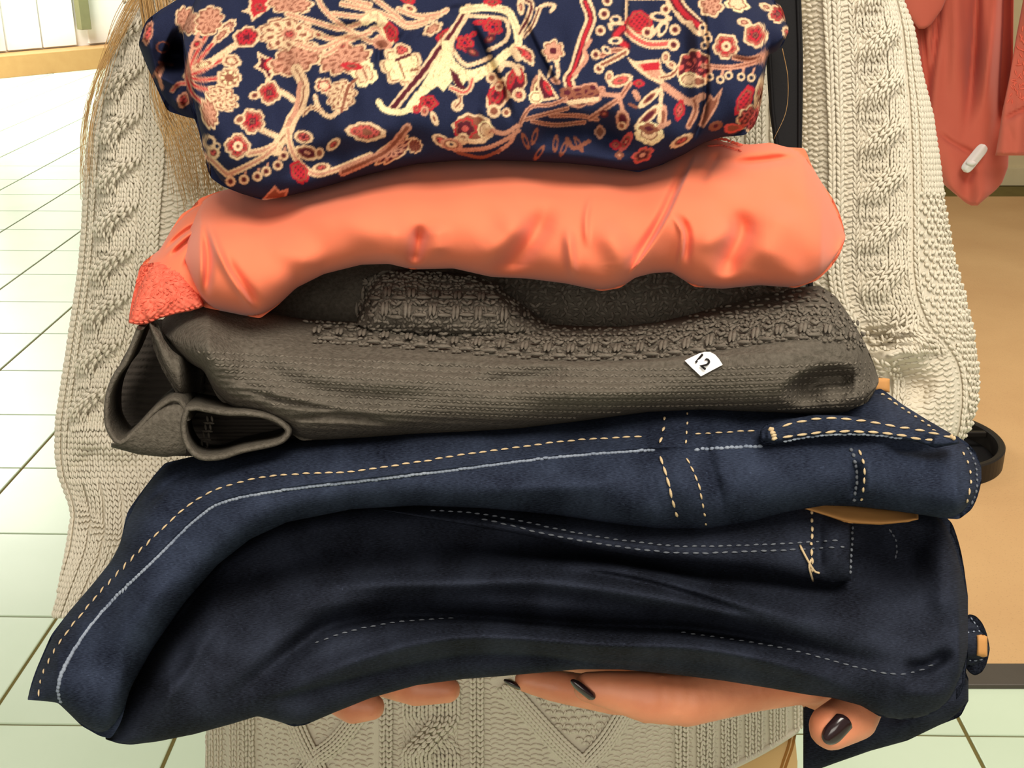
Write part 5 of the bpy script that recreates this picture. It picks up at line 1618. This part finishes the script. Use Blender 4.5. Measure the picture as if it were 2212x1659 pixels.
# belt loop lying along the top edge
BL = Band([(1642, 930), (1652, 917), (1675, 913), (1700, 906), (1760, 896), (1830, 898), (1900, 908), (1980, 922), (2040, 934), (2072, 944)],
          [(1642, 950), (1650, 964), (1675, 962), (1700, 954), (1760, 944), (1830, 940), (1900, 943), (1980, 954), (2020, 968), (2072, 958)],
          (0.497, 0.494), 0.006, 0.008, p=4, ends=(5, 10), smooth=3, crs=[('g', [(1660, 922), (1662, 958)], 6, 0.003), ('g', [(1990, 945), (2020, 955)], 12, -0.003)])
bl_o = BL.build('belt_loop', M['denim'], jeans, step=3)
ty = Yarn()
dashes(ty, BL, [(1690, 922), (1720, 914), (1780, 906), (1850, 909), (1920, 920), (2000, 934), (2060, 948)], 22, 10, 6)
dashes(ty, BL, [(1690, 945), (1720, 940), (1780, 933), (1850, 932), (1920, 937), (1990, 948), (2050, 956)], 22, 9, 6)
dashes(ty, BL, [(1662, 926), (1668, 940), (1674, 956)], 9, -3, 16, .0006)
dashes(ty, BL, [(2050, 944), (2068, 952)], 9, -3, 12, .0006)
ty.build('loop_stitching', M['thread_gold'], bl_o)
ty = Yarn()
dashes(ty, BL, [(1690, 954), (1760, 942), (1830, 938), (1900, 941), (1960, 949)], 12, -2, 8, .0)
ty.build('worn_edge', M['thread_pale'], bl_o)
# leather patch glimpsed inside the waistband and its paper tab
pt = Band([(1690, 1072), (1740, 1076), (1790, 1086), (1830, 1090), (1900, 1098), (1960, 1102), (1984, 1106)], [(1690, 1092), (1740, 1100), (1790, 1116), (1830, 1130), (1900, 1134), (1960, 1128), (1984, 1122)], (0.535, 0.524), 0.004, 0.02, p=3, ends=(4, 4), smooth=2)
pt.build('leather_patch', M['tan_leather'], jeans, step=4, label='tan leather waist patch')
tb = Band([(1884, 818), (1900, 815), (1922, 818)], [(1884, 842), (1902, 846), (1922, 848)], (0.575, 0.575), 0.002, 0.01, p=4, ends=(2, 2), smooth=0)
tb.build('tab', M['tan_leather'], jeans, step=4, label='small tan tab')
# loose crossed threads
V, B = merge([tube_mesh(J2.at(q[:, 0], q[:, 1], 0.0012), 0.0005, 5) for q in (cr([(1728, 1178), (1742, 1205), (1758, 1232), (1770, 1238)], 5), cr([(1756, 1255), (1748, 1225), (1752, 1208)], 5))])
link('loose_thread', np_mesh('loose_thread', V, B), M['thread_gold'], jeans)

lower = thing('folded_jeans', 'very dark folded jeans at the bottom of the pile, resting on the hands', 'jeans', tuple(P(1100, 1480, 0.53)), 'folded jeans')
l_t = [(228, 1592), (250, 1540), (300, 1440), (380, 1310), (470, 1200), (600, 1120), (800, 1090), (1000, 1086), (1300, 1110), (1500, 1105), (1620, 1085), (1720, 1072), (1800, 1074), (1900, 1085), (2030, 1106), (2058, 1130), (2074, 1180), (2086, 1240), (2091, 1300), (2091, 1340)]
l_b = [(228, 1597), (255, 1606), (282, 1609), (340, 1602), (420, 1586), (500, 1564), (556, 1547), (600, 1558), (634, 1570), (660, 1566), (720, 1540), (800, 1508), (900, 1480), (1000, 1467), (1080, 1461), (1180, 1452), (1250, 1446), (1340, 1446), (1440, 1455), (1560, 1470), (1660, 1486), (1740, 1500), (1800, 1508), (1860, 1524), (1900, 1548), (1960, 1556), (2020, 1540), (2070, 1508), (2086, 1480), (2091, 1400)]
LJ = Band(l_t, l_b, (0.575, 0.530), 0.042, 0.06, p=2.2, ends=(30, 26), smooth=4, ref=260,
          extra=lambda X, Y: ripple(X, Y, 260, 0.0018, 15, 1, .6) - 0.022 * np.exp(-((Y - np.interp(X, [400, 700, 1000, 1250, 1500, 1800, 2100], [1290, 1200, 1180, 1180, 1215, 1240, 1180])) / 55.0) ** 2) * sstep((X - 380) / 200) * sstep((2080 - X) / 120),
          crs=[('g', [(400, 1352), (480, 1300), (640, 1268), (800, 1258), (1000, 1254), (1150, 1250), (1300, 1268), (1500, 1300), (1700, 1340), (1900, 1365)], 28, 0.020),
               ('g', [(1100, 1225), (1250, 1214), (1400, 1238), (1600, 1298), (1800, 1350)], 16, 0.010), ('g', [(1150, 1232), (1300, 1244), (1450, 1275), (1650, 1335)], 9, -0.010),
               ('g', [(560, 1350), (680, 1306), (860, 1300)], 24, 0.006),
               ('g', [(420, 1560), (520, 1490), (640, 1400), (720, 1350), (860, 1330), (1050, 1335), (1250, 1350), (1500, 1360), (1700, 1392), (1880, 1430), (2010, 1425)], 22, -0.026),
               ('g', [(500, 1540), (640, 1478), (760, 1430), (900, 1390), (1020, 1374), (1150, 1378), (1320, 1392), (1480, 1396), (1620, 1418), (1750, 1455), (1870, 1512), (1960, 1540)], 22, 0.017),
               ('s', [(560, 1515), (700, 1478), (850, 1440), (1000, 1412), (1150, 1412), (1300, 1430), (1450, 1440)], 14, -0.010, 60),
               ('g', [(470, 1230), (400, 1330), (320, 1440), (270, 1560)], 22, -0.012), ('g', [(500, 1270), (440, 1380), (360, 1500), (300, 1590)], 26, 0.008), ('g', [(420, 1390), (360, 1480)], 16, -0.005),
               ('g', [(1860, 1130), (1920, 1180), (1960, 1300)], 60, -0.010), ('g', [(2010, 1150), (2040, 1260), (2040, 1360)], 34, 0.008), ('g', [(2060, 1400), (2000, 1440), (1940, 1440)], 14, -0.010), ('g', [(2080, 1500), (2000, 1500), (1920, 1490)], 20, 0.005)])
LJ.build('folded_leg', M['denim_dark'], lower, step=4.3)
hang = Band([(1735, 1480), (1760, 1490), (1900, 1490), (2000, 1480), (2060, 1440), (2084, 1440), (2092, 1470)], [(1735, 1700), (1752, 1668), (1800, 1650), (1880, 1622), (1960, 1600), (2030, 1566), (2076, 1548), (2092, 1512)],
            (0.60, 0.60), 0.014, 0.03, p=3, ends=(8, 12), smooth=4, crs=[('g', [(1900, 1600), (2000, 1540), (2080, 1490)], 24, 0.006)])
hang.build('hanging_leg', M['denim_dark'], lower, step=5)
ty = Yarn()
dashes(ty, LJ, [(680, 1392), (740, 1370), (820, 1352), (900, 1342), (1000, 1336)], 13, 8, 4)
dashes(ty, LJ, [(1470, 1368), (1600, 1386), (1700, 1404), (1850, 1442), (1930, 1456), (1980, 1452), (2030, 1432)], 13, 8, 4)
dashes(ty, LJ, [(1920, 1142), (1934, 1165), (1936, 1190), (1930, 1218)], 10, 2, 6)
ty.build('dim_stitching', M['thread_dim'], lower)
# belt loop and leather patch at the right end
BL2 = Band([(2080, 1340), (2092, 1326), (2108, 1330), (2122, 1345), (2134, 1372), (2138, 1400)], [(2080, 1430), (2092, 1452), (2106, 1460), (2122, 1452), (2134, 1430), (2138, 1404)], (0.575, 0.575), 0.014, 0.02, ends=(4, 10), smooth=3,
           crs=[('g', [(2084, 1362), (2130, 1366)], 5, -0.004), ('g', [(2084, 1425), (2130, 1425)], 5, -0.004)])
b2 = BL2.build('belt_loop', M['denim_dark'], lower, step=3)
pt2 = Band([(2110, 1372), (2124, 1370), (2133, 1376)], [(2110, 1416), (2124, 1420), (2133, 1418)], (0.5615, 0.5615), 0.0022, 0.004, p=4, ends=(2, 2), smooth=0)
pt2.build('leather_patch', M['tan_leather'], lower, step=3, label='tan leather patch edge')
ty = Yarn()
dashes(ty, BL2, [(2096, 1332), (2108, 1352), (2112, 1364)], 8, 3, 4); dashes(ty, BL2, [(2086, 1368), (2104, 1366), (2124, 1360)], 9, 3, 5); dashes(ty, BL2, [(2090, 1424), (2108, 1426), (2126, 1420)], 9, 3, 4)
ty.build('loop_stitching', M['thread_pale'], b2)

# ------------------------------------------------------------------ SALMON DRESSES ON THE RACK
rack_y = 2.15


def dress(label, e0, e1, d, folds, name='hanging_dress', ex=None, amp=1.0, thick=0.04):
    root = thing(name, label, 'dress', tuple(P(np.mean([p[0] for p in e0[-2:]]), e0[-1][1], d)), 'salmon dresses on the rack')
    b = Band(e0, e1, lambda u, t: d + 0 * u, 0.03, thick, vert=True, ends=(120, 4), p=3, smooth=3, crs=folds, extra=lambda X, Y: ripple(X, Y, 64, 0.010, int(d * 10) % 7, 1.0, .12) + ripple(X, Y, 150, 0.006, 3, 1.0, .5))
    b.build('skirt', M['hanging_salmon'], root, step=5, nb=10)
    return root, b


dr1, b1 = dress('salmon dress on the rack with a white security tag on its hem',
                [(1990, -640), (1900, -400), (1900, -100), (1900, 0), (1920, 150), (1985, 300), (2020, 360), (2040, 400), (2070, 425), (2088, 440), (2098, 444)],
                [(2150, -640), (2190, -400), (2190, -100), (2190, 0), (2188, 150), (2180, 300), (2178, 360), (2165, 395), (2150, 412), (2130, 428), (2112, 444)], 2.25,
                [('g', [(1975, -300), (1990, 0), (2000, 200), (2010, 330)], 10, -0.045), ('g', [(2030, -300), (2025, 0), (2010, 170), (2000, 260)], 9, -0.045), ('g', [(2060, -300), (2070, 0), (2058, 180), (2045, 290)], 16, 0.018),
                 ('g', [(2100, -300), (2110, 0), (2095, 200), (2080, 320)], 11, -0.042), ('g', [(2140, -300), (2150, 0), (2130, 180), (2100, 330)], 14, 0.03), ('g', [(2165, -300), (2175, 0), (2165, 200), (2130, 380)], 12, -0.045),
                 ('g', [(2020, 280), (2060, 310), (2120, 340)], 6, -0.010), ('g', [(2080, 400), (2110, 360)], 8, -0.01)])
dr2, b2_ = dress('salmon dress with a lace panel at the right edge of the rack',
                 [(2240, -640), (2215, -300), (2210, 0), (2195, 80), (2180, 170), (2165, 240), (2156, 300), (2150, 336)],
                 [(2420, -640), (2470, -300), (2480, 0), (2480, 80), (2480, 170), (2480, 240), (2480, 300), (2480, 350)], 2.12,
                 [('s', [(2160, 250), (2190, 235), (2230, 215), (2300, 215)], 6, 0.010, 60), ('g', [(2160, 262), (2190, 246), (2230, 226)], 7, -0.018), ('g', [(2230, -200), (2235, 100), (2215, 330)], 14, 0.012), ('g', [(2300, -200), (2300, 330)], 16, -0.018), ('g', [(2370, -200), (2370, 330)], 16, 0.018)])
dr3, b3 = dress('salmon dress half hidden behind the jumper shoulder, with a tied sash',
                [(1860, -640), (1800, -300), (1790, 0), (1810, 200), (1850, 280)], [(1990, -640), (2040, -300), (2000, 0), (1995, 200), (1960, 300)], 2.45,
                [('g', [(1960, -200), (1970, 0), (1985, 200)], 12, -0.02)])
sash = Band([(1950, -30), (1955, 20), (1975, 50), (1984, 62)], [(2056, -30), (2035, 20), (2010, 55), (1990, 66)], (2.18, 2.18), 0.012, 0.02, vert=True, ends=(2, 2), smooth=2)
sash.build('sash', M['hanging_salmon'], dr3, step=4)
ty = Yarn()
gx, gy = rng.uniform(2170, 2260, 150), rng.uniform(60, 225, 150)
m = gx > b2_.edges(gy)[0] + 8
ty.stitches(lambda x, y: b2_.at(x, y), gx[m], gy[m], rng.uniform(0, 3.1, m.sum()), 13, 4, 0.0006, px=0.0008)
ty.build('lace_panel', M['lace_pink'], dr2)
# security tag
ta, tbp = P(2092, 358, 2.19), P(2118, 326, 2.19)
bm = bmesh.new()
bmesh.ops.create_cube(bm, size=1.0)
bmesh.ops.bevel(bm, geom=list(bm.edges), offset=0.32, segments=5, affect='EDGES', profile=0.6)
axis = Vector(tbp - ta); ln_t = axis.length + 0.024
mt = Matrix.Translation(Vector((ta + tbp) / 2)) @ axis.to_track_quat('X', 'Z').to_matrix().to_4x4() @ Matrix.Diagonal((ln_t, 0.017, 0.017, 1))
bmesh.ops.transform(bm, matrix=mt, verts=bm.verts)
sme = bpy.data.meshes.new('security_tag'); bm.to_mesh(sme); bm.free(); sme.shade_smooth()
link('security_tag', sme, M['white_plastic'], dr1, None, 'white plastic security tag')
bm = bmesh.new(); bmesh.ops.create_uvsphere(bm, u_segments=16, v_segments=8, radius=0.009)
for v in bm.verts:
    v.co.z *= 0.5
bmesh.ops.translate(bm, verts=bm.verts, vec=Vector(P(2098, 352, 2.18)))
sme = bpy.data.meshes.new('pin_head'); bm.to_mesh(sme); bm.free(); sme.shade_smooth()
link('pin_head', sme, M['white_plastic'], dr1)

# the rack they hang on, above and beside the picture
topz = float(P(2100, -640, 2.25)[2]) + 0.10
rack = thing('clothes_rack', 'metal clothes rack carrying the salmon dresses', 'rack', (1.0, 2.2, 0.006))
V, B = tube_mesh([(0.55, 2.2, topz), (2.2, 2.2, topz)], 0.014, 12)
link('rail', np_mesh('rail', V, B), M['metal'], rack)
for x in (0.58, 2.17):
    if x < 1.0:
        y_ = 2.2
    V, B = tube_mesh([(x if x > 1 else 1.95, 2.2, 0.03), (x if x > 1 else 1.95, 2.2, topz)], 0.014, 12)
    link('post', np_mesh('post', V, B), M['metal'], rack)
V, B = tube_mesh([(1.95, 1.95, 0.021), (1.95, 2.45, 0.021)], 0.015, 10)
link('foot', np_mesh('foot', V, B), M['metal'], rack)
V, B = tube_mesh([(2.17, 1.95, 0.021), (2.17, 2.45, 0.021)], 0.015, 10)
link('foot', np_mesh('foot', V, B), M['metal'], rack)
for root, b_, px_, d_ in ((dr1, b1, 2070, 2.25), (dr2, b2_, 2330, 2.12), (dr3, b3, 1925, 2.45)):
    c = P(px_, -640, d_)
    hk = cr([(c[0] - 0.09, c[1], c[2] - 0.02), (c[0], c[1], c[2] + 0.03), (c[0], c[1] * .5 + 1.1, topz - 0.02), (c[0], 2.185, topz + 0.010), (c[0], 2.2, topz + 0.018), (c[0], 2.216, topz + 0.008)], 6)
    V1 = tube_mesh(hk, 0.0025, 6)
    V2 = tube_mesh(cr([(c[0] + 0.09, c[1], c[2] - 0.02), (c[0], c[1], c[2] + 0.03)], 6), 0.005, 6)
    V, B = merge([V1, V2])
    link('hanger', np_mesh('hanger', V, B), M['metal'], root)

# ------------------------------------------------------------------ BLACK RING STAND ON THE CARPET
def ring_mesh(R, r, h, n=72):
    prof = [(R, 0.0), (R, h - 0.004), (R - 0.004, h), (r + 0.004, h), (r, h - 0.004), (r, 0.0)]
    a = np.linspace(0, 2 * math.pi, n, endpoint=False)
    V = np.array([[(q * math.cos(t), q * math.sin(t), z) for q, z in prof] for t in a])
    k = len(prof)
    i = np.arange(n)[:, None]; j = np.arange(k)[None, :]
    q = np.stack([i * k + j, ((i + 1) % n) * k + j, ((i + 1) % n) * k + (j + 1) % k, i * k + (j + 1) % k], -1).reshape(-1, 4)
    return V.reshape(-1, 3), [q]


rc = floor_at(1998, 982, 0.007)
stand = thing('ring_stand', 'black ring-shaped stand with a cross bar on the tan carpet behind the elbow', 'stand', tuple(rc))
V, B = ring_mesh(0.205, 0.186, 0.056)
o = link('ring', np_mesh('ring', V + rc, B), M['black_plastic'], stand)
o.data.shade_flat()
V, B = ring_mesh(0.186, 0.02, 0.006)
link('base_plate', np_mesh('base_plate', V + rc + np.array([0, 0, 0.001]), B), M['strap'], stand)
link('cross_bar', box_mesh('cross_bar', tuple(rc + np.array([-0.18, 0.036, 0.036])), tuple(rc + np.array([0.18, 0.052, 0.052])), 0.003), M['black_plastic'], stand)
